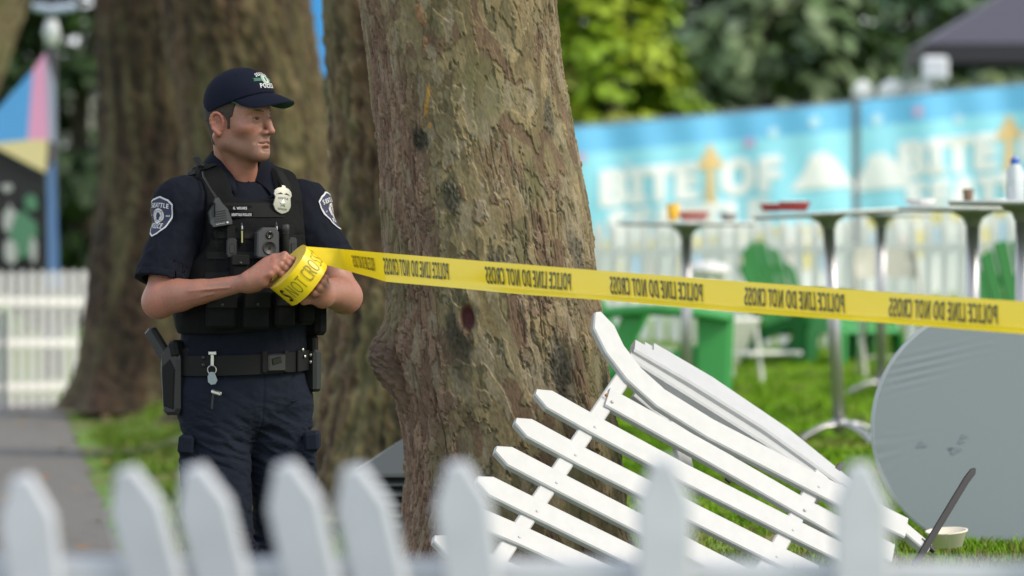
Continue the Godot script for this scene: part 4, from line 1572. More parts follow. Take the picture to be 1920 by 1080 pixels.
	for q in c4:
		part("leg", boxm(Vector3(0.04, 3.0, 0.04), 0.004), mat("tent_leg", 0.55, 0.56, 0.6, 0.4, 0.5) if not M.has("tent_leg") else M["tent_leg"], tent, Transform3D(Basis(), q * Vector3(0.98, 0, 0.98) + Vector3(0, -1.5, 0)))
	# white speaker on a pole under the tent
	var sg := thing("pole_box", "white box on a pole under the left corner of the black tent", "box", P(1742, 190, 57.0))
	part("box", boxm(Vector3(0.26, 0.24, 0.16), 0.03), mat("white_box", 0.62, 0.62, 0.66, 0.5), sg, Transform3D(Basis(), Vector3(0.06, 0.33, 0)))
	part("pole", tubem([Vector3(-0.04, -1.4, 0), Vector3(-0.04, 0.3, 0)], [0.025], 8), M["white_box"], sg)
	# white canopies beyond the banner
	var wc := [[1618, 186, 0.19, "leftmost small white canopy above the join of the two banners"], [1675, 184, 0.27, "middle white canopy above the right banner"], [1738, 180, 0.33, "rightmost white canopy above the right banner, under the white box"]]
	for q in wc:
		var o := thing("white_canopy", q[3], "canopy", P(q[0], q[1] - 4, 61.0), "small white canopies")
		var m2: Material = M["white_paper"]
		s = st()
		lathe(s, Transform3D(Basis(Vector3.UP, 0.5), Vector3.ZERO), [Vector2(q[2] * 0.55, -0.16), Vector2(q[2] * 0.6, 0.05), Vector2(q[2] * 0.5, 0.12), Vector2(q[2] * 0.2, 0.17), Vector2(0, 0.18)], 12)
		part("canopy", done(s), m2, o)
		part("pole", tubem([Vector3(0, -2.2, 0), Vector3(0, 0.1, 0)], [0.02], 8), m2, o)

func make_left_props() -> void:
	# pennant sign
	var post := mat("dark_post", 0.035, 0.035, 0.04, 0.5, 0.5)
	var d := 46.0
	var o := thing("pennant_sign", "pointed pink blue and yellow festival pennant over a dark painted board, far left", "sign")
	var face := func(lift: float): return func(px: float, py: float) -> Vector3: return P(px, py, d - lift)
	var put := func(called: String, poly: PackedVector2Array, m: Material, lift: float) -> void:
		var s := st()
		flat_shape(s, poly, face.call(lift))
		flat_shape(s, poly, face.call(lift - 0.04))
		var n := poly.size()
		for k in n: quad(s, P(poly[k].x, poly[k].y, d - lift), P(poly[(k + 1) % n].x, poly[(k + 1) % n].y, d - lift), P(poly[(k + 1) % n].x, poly[(k + 1) % n].y, d - lift + 0.04), P(poly[k].x, poly[k].y, d - lift + 0.04))
		part(called, done(s), m, o)
	put.call("blue_panel", PackedVector2Array([Vector2(-40, 238), Vector2(0, 200), Vector2(62, 130), Vector2(52, 262), Vector2(0, 268), Vector2(-40, 262)]), mat("panel_blue", 0.10, 0.38, 0.80, 0.5), 0.0)
	put.call("pink_panel", PackedVector2Array([Vector2(62, 130), Vector2(84, 98), Vector2(90, 262), Vector2(52, 262)]), mat("panel_pink", 0.78, 0.36, 0.58, 0.5), 0.0)
	put.call("yellow_panel", PackedVector2Array([Vector2(-40, 262), Vector2(0, 268), Vector2(52, 262), Vector2(90, 262), Vector2(86, 324), Vector2(0, 280)]), mat("panel_yellow", 0.76, 0.66, 0.34, 0.5), 0.0)
	put.call("grey_edge", PackedVector2Array([Vector2(84, 98), Vector2(104, 160), Vector2(106, 270), Vector2(90, 262)]), mat("panel_grey", 0.34, 0.40, 0.52, 0.5), -0.02)
	put.call("dark_board", PackedVector2Array([Vector2(-40, 290), Vector2(0, 284), Vector2(82, 326), Vector2(86, 530), Vector2(-40, 530)]), mat("board_black", 0.018, 0.018, 0.02, 0.6), -0.06)
	put.call("blue_pole", PackedVector2Array([Vector2(88, 322), Vector2(104, 300), Vector2(112, 540), Vector2(90, 540)]), mat("pole_blue", 0.10, 0.20, 0.42, 0.5), -0.03)
	var rng := RandomNumberGenerator.new()
	rng.seed = 3
	var g1 := mat("paint_green", 0.08, 0.22, 0.13, 0.7)
	var g2 := mat("paint_white", 0.42, 0.44, 0.44, 0.7)
	for q in [[46, 440, 30, 52, 0], [18, 415, 16, 34, 1], [20, 470, 18, 30, 1], [60, 380, 16, 18, 0], [12, 352, 14, 10, 1], [62, 470, 10, 26, 1]]:
		var pl := PackedVector2Array()
		for z in 12: pl.append(Vector2(q[0] + cos(TAU * z / 12) * q[2] * rng.randf_range(0.6, 1.05), q[1] + sin(TAU * z / 12) * q[3] * rng.randf_range(0.6, 1.05)))
		put.call("painted_blot", pl, g1 if q[4] == 0 else g2, -0.012 - 0.004 * float(rng.randi() % 4) * -1.0)
	for x in [-30.0, 80.0]:
		part("leg", tubem([P(x, 525, d + 0.1), P(x, 775, d + 0.1)], [0.03], 8), post, o)
	# lamp post
	var lp := thing("lamp_post", "dark lamp post with a pale lantern at the upper left, beside the pennant", "lamp post", on_lawn(97, 50.0))
	var L := P(97, 60, 50.0).y - lp.position.y
	part("pole", lathem([Vector2(0, 0), Vector2(0.11, 0), Vector2(0.08, 0.4), Vector2(0.05, 0.5), Vector2(0.045, L - 0.12), Vector2(0, L - 0.12)], 14), post, lp)
	part("lantern", lathem([Vector2(0, L - 0.14), Vector2(0.05, L - 0.12), Vector2(0.075, L), Vector2(0.05, L + 0.1), Vector2(0, L + 0.12)], 14), mat("lantern_glass", 0.5, 0.53, 0.55, 0.35), lp)
	part("arm", tubem([Vector3(-0.17, L + 0.22, 0), Vector3(0, L + 0.19, 0), Vector3(0.22, L + 0.22, 0)], [0.035, 0.05, 0.035], 8), M["panel_grey"], lp)
	part("finial", tubem([Vector3(0, L + 0.1, 0), Vector3(0, L + 0.6, 0)], [0.03], 8), post, lp)
	# pale wall seen past the first trunk
	var w := thing("pale_wall", "pale grey plastered wall behind the lamp post", "wall", P(146, 340, 74.0))
	var wm := mat("plaster", 0.30, 0.30, 0.27, 0.9)
	mottled(wm, noise_tex(0.02, 4, 77, 0.7, 1.0), 0.7)
	part("wall_face", boxm(Vector3(0.34, 4.6, 0.4), 0.03), wm, w, Transform3D(Basis(), Vector3(0.02, -1.2, 0)))
	part("coping", boxm(Vector3(0.42, 0.1, 0.5), 0.02), wm, w, Transform3D(Basis(), Vector3(0.02, 1.13, 0)))
	# louvred bollard
	var db := 19.6
	var bo := on_lawn(757, db)
	var b := thing("louvred_bollard", "dark grey square bollard with pyramid cap and louvres, left of the big tree's foot", "bollard", bo)
	var ycap := P(757, 884, db).y - bo.y
	var half := 92.0 / FOCAL * db
	var bm := mat("bollard_metal", 0.11, 0.125, 0.13, 0.45, 0.4)
	var s := st()
	s.set_smooth_group(-1)
	var hh := half
	var c4 := [Vector3(-hh, ycap, hh), Vector3(hh, ycap, hh), Vector3(hh, ycap, -hh), Vector3(-hh, ycap, -hh)]
	for q in 4:
		tri(s, c4[q], c4[(q + 1) % 4], Vector3(0, ycap + 0.115, 0))
		var dn := Vector3(0, -0.012, 0)
		quad(s, c4[q] + dn, c4[(q + 1) % 4] + dn, c4[(q + 1) % 4], c4[q])
	quad(s, c4[3] - Vector3(0, 0.012, 0), c4[2] - Vector3(0, 0.012, 0), c4[1] - Vector3(0, 0.012, 0), c4[0] - Vector3(0, 0.012, 0))
	part("pyramid_cap", done(s), bm, b)
	for q in 5:
		s = st()
		var y := ycap - 0.03 - 0.036 * q
		for e in 4:
			var a := PI / 2 * e
			box(s, Transform3D(Basis(Vector3.UP, a) * Basis(Vector3.RIGHT, 0.5), Basis(Vector3.UP, a) * Vector3(0, y, half * 0.78)), Vector3(half * 1.6, 0.008, 0.05), 0.002)
		part("louvre", done(s), bm, b)
	part("core", boxm(Vector3(half * 1.1, ycap, half * 1.1), 0.01), mat("bollard_dark", 0.02, 0.021, 0.022, 0.6), b, Transform3D(Basis(), Vector3(0, ycap * 0.5 - 0.02, 0)))
	part("base", boxm(Vector3(half * 1.7, maxf(ycap - 0.22, 0.1), half * 1.7), 0.01), bm, b, Transform3D(Basis(), Vector3(0, maxf(ycap - 0.22, 0.1) * 0.5 - 0.03, 0)))

# ---------------------------------------------------------------- the officer; own axes: feet at 0, y up, x to the right of the picture, z to the camera
func L(px: float, py: float, z := 0.0) -> Vector3:
	return Vector3((px - 465.0) / 660.0, (1355.0 - py) / 660.0, z)

func fill_decal(s: SurfaceTool, poly: PackedVector2Array, f: Callable, inner := 0.0, rings := 5) -> void:      # a shape round its own centre, laid on a surface
	s.set_smooth_group(0)
	var n := poly.size()
	for r in rings:
		var a := lerpf(inner, 1.0, float(r) / rings)
		var b := lerpf(inner, 1.0, float(r + 1) / rings)
		for k in n:
			var p := poly[k]
			var q := poly[(k + 1) % n]
			quad(s, f.call(p.x * a, p.y * a), f.call(p.x * b, p.y * b), f.call(q.x * b, q.y * b), f.call(q.x * a, q.y * a))

func circle(r: float, n := 24) -> PackedVector2Array:
	var c := PackedVector2Array()
	for k in n: c.append(Vector2(cos(TAU * k / n), sin(TAU * k / n)) * r)
	return c

func dense(poly: PackedVector2Array, step: float) -> PackedVector2Array:
	var o := PackedVector2Array()
	for k in poly.size():
		var a := poly[k]
		var b := poly[(k + 1) % poly.size()]
		var m := maxi(1, int(a.distance_to(b) / step))
		for z in m: o.append(a.lerp(b, float(z) / m))
	return o

func on(ps: Array, p0: Vector3, n0: Vector3, up: Vector3, lift: float, disp: Variant = null) -> Callable:
	var tx := up.cross(n0).normalized()
	var ty := n0.cross(tx).normalized()
	return func(x: float, y: float) -> Vector3: return cast(ps, p0 + tx * x + ty * y + n0 * 0.06, -n0, disp) + n0 * lift

func finger(ps: Array, pts: Array, r: float) -> void:
	var k := 0.005
	for z in pts.size() - 1:
		var a := r * (1.0 - 0.10 * z)
		ps.append(cone(pts[z], pts[z + 1], a, r * (1.0 - 0.10 * (z + 1)), k if z else 0.008))
		if z > 0: ps.append(ell(pts[z], Vector3.ONE * (a * 1.06), 0.004))

func make_officer() -> void:
	var O := P(465, 1355, 16.16)
	var man := thing("person", "police officer in navy uniform, cap and black vest, holding a roll of yellow tape", "person", O)
	# materials
	var skin := vmat("skin", 0.48)
	skin.subsurf_scatter_enabled = true
	skin.subsurf_scatter_strength = 0.12
	relief(skin, noise_tex(0.35, 3, 61), 0.06, 6.0)
	var weave := noise_tex(0.28, 3, 62)
	var crush := noise_tex(0.02, 4, 63)
	var shirtm := mat("navy_shirt", 0.0052, 0.0066, 0.0130, 0.88)
	relief(shirtm, weave, 0.06, 9.0)
	shirtm.metallic_specular = 0.28
	var trou := mat("navy_trousers", 0.0080, 0.0110, 0.0205, 0.9)
	relief(trou, weave, 0.06, 9.0)
	trou.metallic_specular = 0.28
	var nylon := mat("black_nylon", 0.0050, 0.0053, 0.0060, 0.82)
	relief(nylon, weave, 0.09, 14.0)
	nylon.metallic_specular = 0.28
	var webbing := mat("black_webbing", 0.0072, 0.0074, 0.008, 0.75)
	relief(webbing, weave, 0.05, 30.0)
	var plastic := mat("black_plastic", 0.010, 0.0102, 0.0112, 0.48)
	var mic_m := mat("grey_plastic", 0.035, 0.037, 0.041, 0.5)
	var gloss := mat("lens_black", 0.006, 0.006, 0.007, 0.12)
	var leather := mat("belt_leather", 0.0065, 0.0065, 0.007, 0.62)
	var chrome := mat("silver_metal", 0.55, 0.55, 0.52, 0.3, 0.95)
	var badge_m := mat("badge_silver", 0.40, 0.395, 0.345, 0.5, 0.6)
	var hair_m := mat("dark_hair", 0.035, 0.024, 0.017, 0.75)
	relief(hair_m, weave, 0.15, 16.0)
	var cap_m := mat("navy_cap", 0.0070, 0.0088, 0.0195, 0.9)
	leather.metallic_specular = 0.3
	cap_m.metallic_specular = 0.25
	webbing.metallic_specular = 0.3
	relief(cap_m, weave, 0.05, 10.0)
	var thread := mat("white_thread", 0.55, 0.56, 0.56, 0.8)
	var patch_m := mat("patch_purple", 0.026, 0.026, 0.062, 0.8)
	var patch_w := mat("patch_white", 0.50, 0.51, 0.54, 0.75)
	var green := mat("ribbon_green", 0.03, 0.12, 0.075, 0.8)

	# frames
	var T := Transform3D(Basis(Vector3.UP, 0.42), Vector3(-0.012, 0, 0))
	var H := Transform3D(Basis(Vector3.UP, 0.98) * Basis(Vector3.RIGHT, 0.01), Vector3(-0.024, 1.7125, 0.035))
	var Hi := H.affine_inverse()
	var Ti := T.affine_inverse()

	# ---- skin: head
	var hd := []
	hd.append(ell(Vector3(0, 0.034, -0.012), Vector3(0.076, 0.092, 0.096), 0.02, false, H))
	hd.append(ell(Vector3(0, -0.018, 0.030), Vector3(0.060, 0.082, 0.062), 0.03, false, H))
	for s in [-1.0, 1.0]:
		hd.append(cone(Vector3(s * 0.048, -0.064, -0.004), Vector3(s * 0.015, -0.099, 0.073), 0.0185, 0.0145, 0.026, false, H))
		hd.append(cone(Vector3(s * 0.054, -0.02, -0.010), Vector3(s * 0.048, -0.064, -0.002), 0.019, 0.018, 0.022, false, H))
		hd.append(ell(Vector3(s * 0.043, -0.024, 0.056), Vector3(0.020, 0.015, 0.022), 0.025, false, H))
		hd.append(cone(Vector3(s * 0.012, 0.024, 0.087), Vector3(s * 0.046, 0.028, 0.067), 0.0105, 0.0095, 0.016, false, H))
	hd.append(ell(Vector3(0, -0.064, 0.068), Vector3(0.034, 0.034, 0.029), 0.03, false, H))
	hd.append(ell(Vector3(0, -0.098, 0.080), Vector3(0.020, 0.0155, 0.0160), 0.022, false, H))
	for s in [-1.0, 1.0]:
		hd.append(ell(Vector3(s * 0.032, 0.003, 0.095), Vector3(0.015, 0.0115, 0.0165), 0.016, true, H))
		hd.append(ell(Vector3(s * 0.0315, 0.003, 0.0735), Vector3(0.0145, 0.0125, 0.0135), 0.005, false, H))
		hd.append(cone(Vector3(s * 0.020, 0.0085, 0.0850), Vector3(s * 0.044, 0.006, 0.0760), 0.0045, 0.004, 0.005, false, H))     # upper lid fold
		hd.append(cone(Vector3(s * 0.022, -0.005, 0.083), Vector3(s * 0.042, -0.0045, 0.0765), 0.004, 0.004, 0.008, false, H))      # lower lid
		hd.append(ell(Vector3(s * 0.0315, 0.0018, 0.0885), Vector3(0.0130, 0.0025, 0.010), 0.0015, true, H))
	# nose
	hd.append(cone(Vector3(0, 0.017, 0.084), Vector3(0, -0.010, 0.1045), 0.0085, 0.0085, 0.014, false, H))
	hd.append(cone(Vector3(0, -0.009, 0.1040), Vector3(0, -0.033, 0.1165), 0.0082, 0.0100, 0.010, false, H))
	for s in [-1.0, 1.0]:
		hd.append(ell(Vector3(s * 0.0125, -0.0375, 0.1005), Vector3(0.0075, 0.0075, 0.0110), 0.008, false, H))
		hd.append(ell(Vector3(s * 0.006, -0.0452, 0.107), Vector3(0.0032, 0.003, 0.0045), 0.003, true, H))
	# mouth
	for s in [-1.0, 1.0]:
		hd.append(cone(Vector3(0, -0.0605, 0.0965), Vector3(s * 0.021, -0.0655, 0.0865), 0.0048, 0.003, 0.007, false, H))
		hd.append(cone(Vector3(0, -0.0725, 0.0945), Vector3(s * 0.019, -0.0705, 0.0865), 0.0058, 0.0035, 0.006, false, H))
		hd.append(cone(Vector3(0, -0.0662, 0.1020), Vector3(s * 0.0245, -0.0685, 0.0905), 0.0024, 0.0018, 0.004, true, H))
		hd.append(cone(Vector3(s * 0.0245, -0.045, 0.0925), Vector3(s * 0.034, -0.066, 0.086), 0.0012, 0.0012, 0.011, true, H))      # fold from nose to mouth
	hd.append(ell(Vector3(0, -0.0835, 0.0955), Vector3(0.016, 0.005, 0.006), 0.010, true, H))
	# ears
	for s in [-1.0, 1.0]:
		var E := H * Transform3D(Basis(Vector3.UP, s * -0.42) * Basis(Vector3.RIGHT, -0.18), Vector3(s * 0.0735, -0.014, -0.012))
		hd.append(ell(Vector3(s * 0.006, 0, -0.004), Vector3(0.0055, 0.029, 0.0175), 0.008, false, E))
		var prev := Vector3.ZERO
		for k in 10:
			var a := lerpf(-0.5, 3.6, k / 9.0)
			var c := Vector3(s * (0.010 + 0.003 * sin(a)), 0.006 + sin(a) * 0.0265, -0.004 + cos(a) * 0.0175)
			if k: hd.append(cone(prev, c, 0.0042, 0.0042, 0.004, false, E))
			prev = c
		hd.append(cone(Vector3(s * 0.011, -0.012, -0.018), Vector3(s * 0.008, -0.028, -0.006), 0.0045, 0.006, 0.006, false, E))
		hd.append(cone(Vector3(s * 0.009, -0.002, 0.0095), Vector3(s * 0.007, -0.016, 0.006), 0.0045, 0.004, 0.004, false, E))
		hd.append(ell(Vector3(s * 0.0125, 0.0, -0.001), Vector3(0.006, 0.0125, 0.0085), 0.004, true, E))
		hd.append(cone(Vector3(s * 0.0125, 0.016, 0.004), Vector3(s * 0.0125, 0.012, -0.010), 0.003, 0.003, 0.004, true, E))
	# neck
	hd.append(cone(H * Vector3(0, -0.04, -0.032), T * Vector3(0, 1.50, -0.035), 0.050, 0.057, 0.02))
	hd.append(cone(H * Vector3(0, -0.08, 0.02), T * Vector3(0, 1.53, -0.005), 0.036, 0.04, 0.03))
	hd.append(cone(H * Vector3(-0.062, -0.05, -0.028), T * Vector3(-0.012, 1.52, 0.026), 0.0135, 0.011, 0.02))
	hd.append(cone(H * Vector3(0.06, -0.05, -0.028), T * Vector3(0.012, 1.52, 0.026), 0.0135, 0.011, 0.02))
	hd.append(ell(T * Vector3(0, 1.562, 0.034), Vector3(0.011, 0.014, 0.011), 0.018))
	var nzs := nz("skin", 60.0, 3, 9)
	var face_tint := func(p: Vector3, _n: Vector3) -> Color:
		var q: Vector3 = Hi * p
		var v: float = nzs.get_noise_3dv(p)
		var c := Color(0.285, 0.132, 0.090)
		var cheek := exp(-((absf(q.x) - 0.048) * (absf(q.x) - 0.048) + (q.y + 0.03) * (q.y + 0.03)) / 0.0006) * (1.0 if q.z > 0.02 else 0.0)
		c = c.lerp(Color(0.29, 0.105, 0.075), 0.6 * cheek)
		c = c.lerp(Color(0.30, 0.11, 0.08), 0.6 * exp(-(q.x * q.x + (q.y + 0.034) * (q.y + 0.034) + (q.z - 0.11) * (q.z - 0.11)) / 0.0004))
		if absf(q.x) > 0.066 and q.z < 0.018 and q.y < 0.03 and q.y > -0.055: c = c.lerp(Color(0.30, 0.095, 0.068), 0.6)
		# shaved beard
		var beard := smoothstep(-0.028, -0.055, q.y + 0.25 * maxf(0.0, 0.02 - q.z) * 1.0) * smoothstep(-0.03, 0.0, q.z) * smoothstep(-0.155, -0.115, q.y)
		var lip := exp(-pow((q.y + 0.0665) / 0.009, 4.0) - pow(q.x / 0.022, 4.0)) * smoothstep(0.075, 0.085, q.z)
		c = c.lerp(Color(0.145, 0.088, 0.070), 0.55 * beard * (1.0 - lip) * (0.85 + 0.4 * v))
		c = c.lerp(Color(0.235, 0.085, 0.07), 0.75 * lip)
		if q.y < -0.12: c = c.lerp(Color(0.30, 0.115, 0.08), 0.5)
		var v3: float = nzs.get_noise_3dv(p * 4.0)
		return c * (1.0 + 0.14 * v + 0.12 * v3)
	var body := Buf.new()
	var lo := Vector3(-0.16, 1.47, -0.11)
	nets(body, hd, 0.0029, lo, Vector3(0.12, 1.86, 0.16), null, face_tint)
	# ---- skin: arms and hands
	var sR := Vector3(-0.190, 1.468, 0.086)
	var eR := Vector3(-0.240, 1.200, 0.165)
	var wR := L(472, 527, 0.285)
	var sL := Vector3(0.158, 1.462, -0.078)
	var eL := Vector3(0.272, 1.212, -0.02)
	var wL := Vector3(0.222, 1.232, 0.190)
	# the roll of tape: face centre and axis
	var rn := Vector3(-0.74, 0.62, 0.26).normalized()
	var C := L(548, 498, 0.287) - rn * 0.039
	var e1 := (Vector3.BACK - rn * rn.z).normalized()
	var e2 := rn.cross(e1)
	var arms := []
	arms.append(cone(sR, eR, 0.054, 0.041, 0.03))
	arms.append(ell(eR + Vector3(-0.006, -0.004, -0.004), Vector3(0.039, 0.040, 0.039), 0.02))
	var fm := eR.lerp(wR, 0.23)
	arms.append(cone(eR, fm + Vector3(0, 0.004, 0), 0.039, 0.0405, 0.03))
	arms.append(cone(fm, wR, 0.0388, 0.0225, 0.02))
	arms.append(cone(eR + Vector3(0.01, 0.02, 0.01), eR.lerp(wR, 0.45) + Vector3(0, 0.006, 0.010), 0.03, 0.022, 0.03))
	arms.append(cone(sL, eL, 0.056, 0.046, 0.03))
	arms.append(ell(eL + Vector3(0.008, -0.004, 0), Vector3(0.040, 0.040, 0.040), 0.02))
	arms.append(cone(eL, eL.lerp(wL, 0.35), 0.040, 0.042, 0.03))
	arms.append(cone(eL.lerp(wL, 0.3), wL, 0.042, 0.027, 0.02))
	# right palm: back of the hand to the camera, knuckles towards the roll
	var kn := [L(521, 482, 0.279), L(524, 490, 0.298), L(522, 501, 0.309), L(516, 512, 0.313)]
	arms.append(cone(wR, kn[0].lerp(wR, 0.25), 0.0235, 0.018, 0.016))
	for k in 4: arms.append(cone(wR.lerp(kn[k], 0.15) , kn[k], 0.021, 0.0115, 0.012))
	arms.append(cone(wR + Vector3(0.01, -0.006, -0.012), kn[3].lerp(wR, 0.4) + Vector3(0.004, -0.012, -0.004), 0.024, 0.018, 0.016))
	var hole := C + rn * 0.03
	for k in 4:
		var tip: Vector3 = hole + e2 * (0.026 - 0.017 * k) + e1 * (0.0 + 0.004 * k)
		var mid: Vector3 = kn[k].lerp(tip, 0.58) + rn * 0.013 + Vector3(0.004, 0.006, 0.004)
		finger(arms, [kn[k], mid, mid.lerp(tip, 0.6) - Vector3(0, 0.002, 0), tip], [0.0098, 0.0102, 0.0098, 0.0088][k])
	finger(arms, [wR + Vector3(0.03, -0.012, -0.004), L(507, 529, 0.268), L(523, 532, 0.262)], 0.0125)      # thumb, under the fingers
	# left hand, palm against the far end of the roll, fingers curled round its lower edge
	var far_c := C - rn * 0.047
	var pl := far_c - rn * 0.024 + Vector3(0.014, -0.004, -0.004)
	arms.append(cone(wL, pl, 0.029, 0.027, 0.02))
	arms.append(ell(pl, Vector3(0.032, 0.040, 0.030), 0.02))
	arms.append(cone(eL.lerp(wL, 0.55), pl - Vector3(0, 0.012, 0), 0.034, 0.024, 0.03))
	for k in 4:
		var a := 0.9 - 0.36 * k
		var rad := e1 * cos(a) + e2 * sin(a)
		finger(arms, [pl + rad * 0.022 + rn * 0.004, far_c + rad * 0.054 - rn * 0.008, far_c + rad * 0.044 - rn * 0.002, far_c + rad * 0.028 + rn * 0.020], [0.0098, 0.0104, 0.010, 0.009][k])
	finger(arms, [pl + Vector3(0.004, -0.02, 0.006), far_c - e2 * 0.046 + e1 * 0.01 - rn * 0.010, far_c - e2 * 0.024 + e1 * 0.01 - rn * 0.008], 0.0118)
	# tendons and veins
	for k in 4: arms.append(cone(wR.lerp(kn[k], 0.3) + Vector3(0, 0.002, 0.0145), kn[k] + Vector3(0, 0.001, 0.0075), 0.003, 0.0045, 0.006))
	arms.append(cone(eR.lerp(wR, 0.35) + Vector3(0, 0.01, 0.043), eR.lerp(wR, 0.8) + Vector3(0, -0.004, 0.0285), 0.0034, 0.0026, 0.005))
	arms.append(cone(eR.lerp(wR, 0.18) + Vector3(0, -0.012, 0.040), eR.lerp(wR, 0.62) + Vector3(0, -0.012, 0.029), 0.0032, 0.0026, 0.005))
	arms.append(ell(wR + Vector3(-0.004, 0.016, 0.012), Vector3(0.010, 0.008, 0.008), 0.010))
	var arm_tint := func(p: Vector3, _n: Vector3) -> Color:
		var v: float = nzs.get_noise_3dv(p * 0.6)
		var v2: float = nzs.get_noise_3dv(p * 3.0 + Vector3(3, 1, 2))
		var c := Color(0.305, 0.152, 0.106).lerp(Color(0.315, 0.125, 0.088), clampf(0.5 + v * 0.9, 0, 1))
		for k in kn:
			c = c.lerp(Color(0.34, 0.115, 0.085), 0.5 * exp(-(p - k).length_squared() / 0.0002))
		c = c.lerp(Color(0.34, 0.125, 0.09), 0.4 * exp(-(p - eR).length_squared() / 0.003))
		return c * (1.0 + 0.20 * v2 + 0.10 * v)
	nets(body, arms, 0.0038, Vector3(-0.33, 1.12, -0.16), Vector3(0.36, 1.58, 0.38), null, arm_tint)
	# ---- the rest of the body, under the clothes
	var inner := []
	inner.append(ell(Vector3(0, 1.33, -0.005), Vector3(0.15, 0.2, 0.09), 0.05, false, T))
	inner.append(cone(Vector3(-0.13, 1.465, -0.01), Vector3(0.13, 1.465, -0.01), 0.05, 0.05, 0.05, false, T))
	inner.append(ell(Vector3(0, 1.05, 0), Vector3(0.15, 0.2, 0.09), 0.05, false, T))
	for leg in [[Vector3(-0.095, 0.93, 0.045), Vector3(-0.05, 0.50, 0.07), Vector3(-0.02, 0.09, 0.03)], [Vector3(0.085, 0.92, -0.045), Vector3(0.085, 0.50, -0.02), Vector3(0.115, 0.09, -0.09)]]:
		inner.append(cone(leg[0], leg[1], 0.075, 0.05, 0.04))
		inner.append(cone(leg[1], leg[2], 0.05, 0.035, 0.03))
	nets(body, inner, 0.016, Vector3(-0.3, 0.0, -0.2), Vector3(0.3, 1.56, 0.2), null, func(_p, _n): return Color(0.36, 0.185, 0.132))
	var flesh := part("body", body.mesh(), skin, man)
	# ---- eyes
	var white_m := mat("eye_white", 0.26, 0.22, 0.20, 0.3)
	var iris_m := mat("iris", 0.012, 0.013, 0.011, 0.3)
	for s in [-1.0, 1.0]:
		var c := H * Vector3(s * 0.0315, 0.0025, 0.0745)
		var eye := part("eye", ballm(Vector3.ZERO, Vector3.ONE * 0.0118, 16), white_m, man, Transform3D(H.basis, c))
		part("iris", ballm(Vector3(0.0006, -0.0004, 0.0076), Vector3(0.0068, 0.0068, 0.0050), 14), iris_m, eye)
	var ml := []
	for k in 9:
		var u := (k - 4) / 4.0
		ml.append(H * Vector3(0.0235 * u, -0.0664 - 0.002 * u * u, 0.0985 - 0.0098 * u * u))
	part("mouth_line", tubem(ml, [0.0006, 0.0014, 0.0016, 0.0016, 0.0016, 0.0016, 0.0016, 0.0014, 0.0006], 6), mat("mouth_dark", 0.09, 0.035, 0.03, 0.5), flesh)
	# ---- brows and hair
	var brow_m := mat("brow_hair", 0.075, 0.045, 0.032, 0.8)
	var brow := st()
	for s in [-1.0, 1.0]:
		tube(brow, [H * Vector3(s * 0.012, 0.0225, 0.0965), H * Vector3(s * 0.026, 0.0255, 0.0910), H * Vector3(s * 0.040, 0.0260, 0.0810), H * Vector3(s * 0.049, 0.0215, 0.0705)], [0.0030, 0.0040, 0.0036, 0.0016], 7, true, 0.8)
	part("eyebrows", done(brow), brow_m, man)
	var lash := st()
	for s in [-1.0, 1.0]:
		tube(lash, [H * Vector3(s * 0.0210, 0.0030, 0.0838), H * Vector3(s * 0.0265, 0.0050, 0.0872), H * Vector3(s * 0.032, 0.0054, 0.0878), H * Vector3(s * 0.0375, 0.0048, 0.0866), H * Vector3(s * 0.0425, 0.0026, 0.0830)], [0.0006, 0.0012, 0.0014, 0.0014, 0.0008], 6)
	part("eyelashes", done(lash), hair_m, man)
	var skull := hd.slice(0, 11)
	skull.append(cone(H * Vector3(0, -0.04, -0.032), T * Vector3(0, 1.50, -0.035), 0.050, 0.057, 0.02))
	var hn := nz("hair", 150.0, 2, 8)
	var hair_cut := func(p: Vector3, d: float) -> float:
		var q: Vector3 = Hi * p
		d += hn.get_noise_3dv(Vector3(p.x, p.y * 0.4, p.z)) * 0.0014
		d -= 0.0036
		var front := 0.030 + 0.25 * maxf(0.0, q.y - 0.01) if q.y > 0.006 else 0.022 + 0.1 * q.y
		var low := -0.028 if q.z > 0.0 else (-0.02 if q.z > -0.036 else -0.078 - 0.2 * (q.z + 0.03))
		d = maxf(d, 0.026 - Vector3(absf(q.x) - 0.076, (q.y + 0.014) * 0.85, q.z + 0.012).length())
		return maxf(d, maxf(q.z - front, maxf(low - q.y, q.y - 0.07)))
	part("hair", solid(skull, 0.003, Vector3(-0.16, 1.60, -0.11), Vector3(0.1, 1.82, 0.16), hair_cut, null, 0.01), hair_m, man)
	# ---- cap
	var crown := [ell(Vector3(0, 0.046, -0.004), Vector3(0.086, 0.0965, 0.1035), 0.02, false, H), ell(Vector3(0, 0.078, 0.034), Vector3(0.064, 0.056, 0.064), 0.04, false, H)]
	var cap_shape := func(p: Vector3, d: float) -> float:
		var q: Vector3 = Hi * p
		var a := atan2(q.x, q.z + 0.004)
		var seam := absf(fposmod(a / (PI / 3.0) + 0.0, 1.0) - 0.5) * 2.0
		d += 0.0011 * smoothstep(0.96, 1.0, seam) * smoothstep(0.14, 0.11, q.y)
		return maxf(d, 0.036 + 0.38 * q.z - q.y)
	var capn := part("cap", solid(crown, 0.003, Vector3(-0.16, 1.70, -0.11), Vector3(0.11, 1.88, 0.17), cap_shape, null, 0.004), cap_m, man)
	part("cap_button", ballm(H * Vector3(0, 0.142, -0.004), Vector3(0.008, 0.004, 0.008), 12), cap_m, capn)
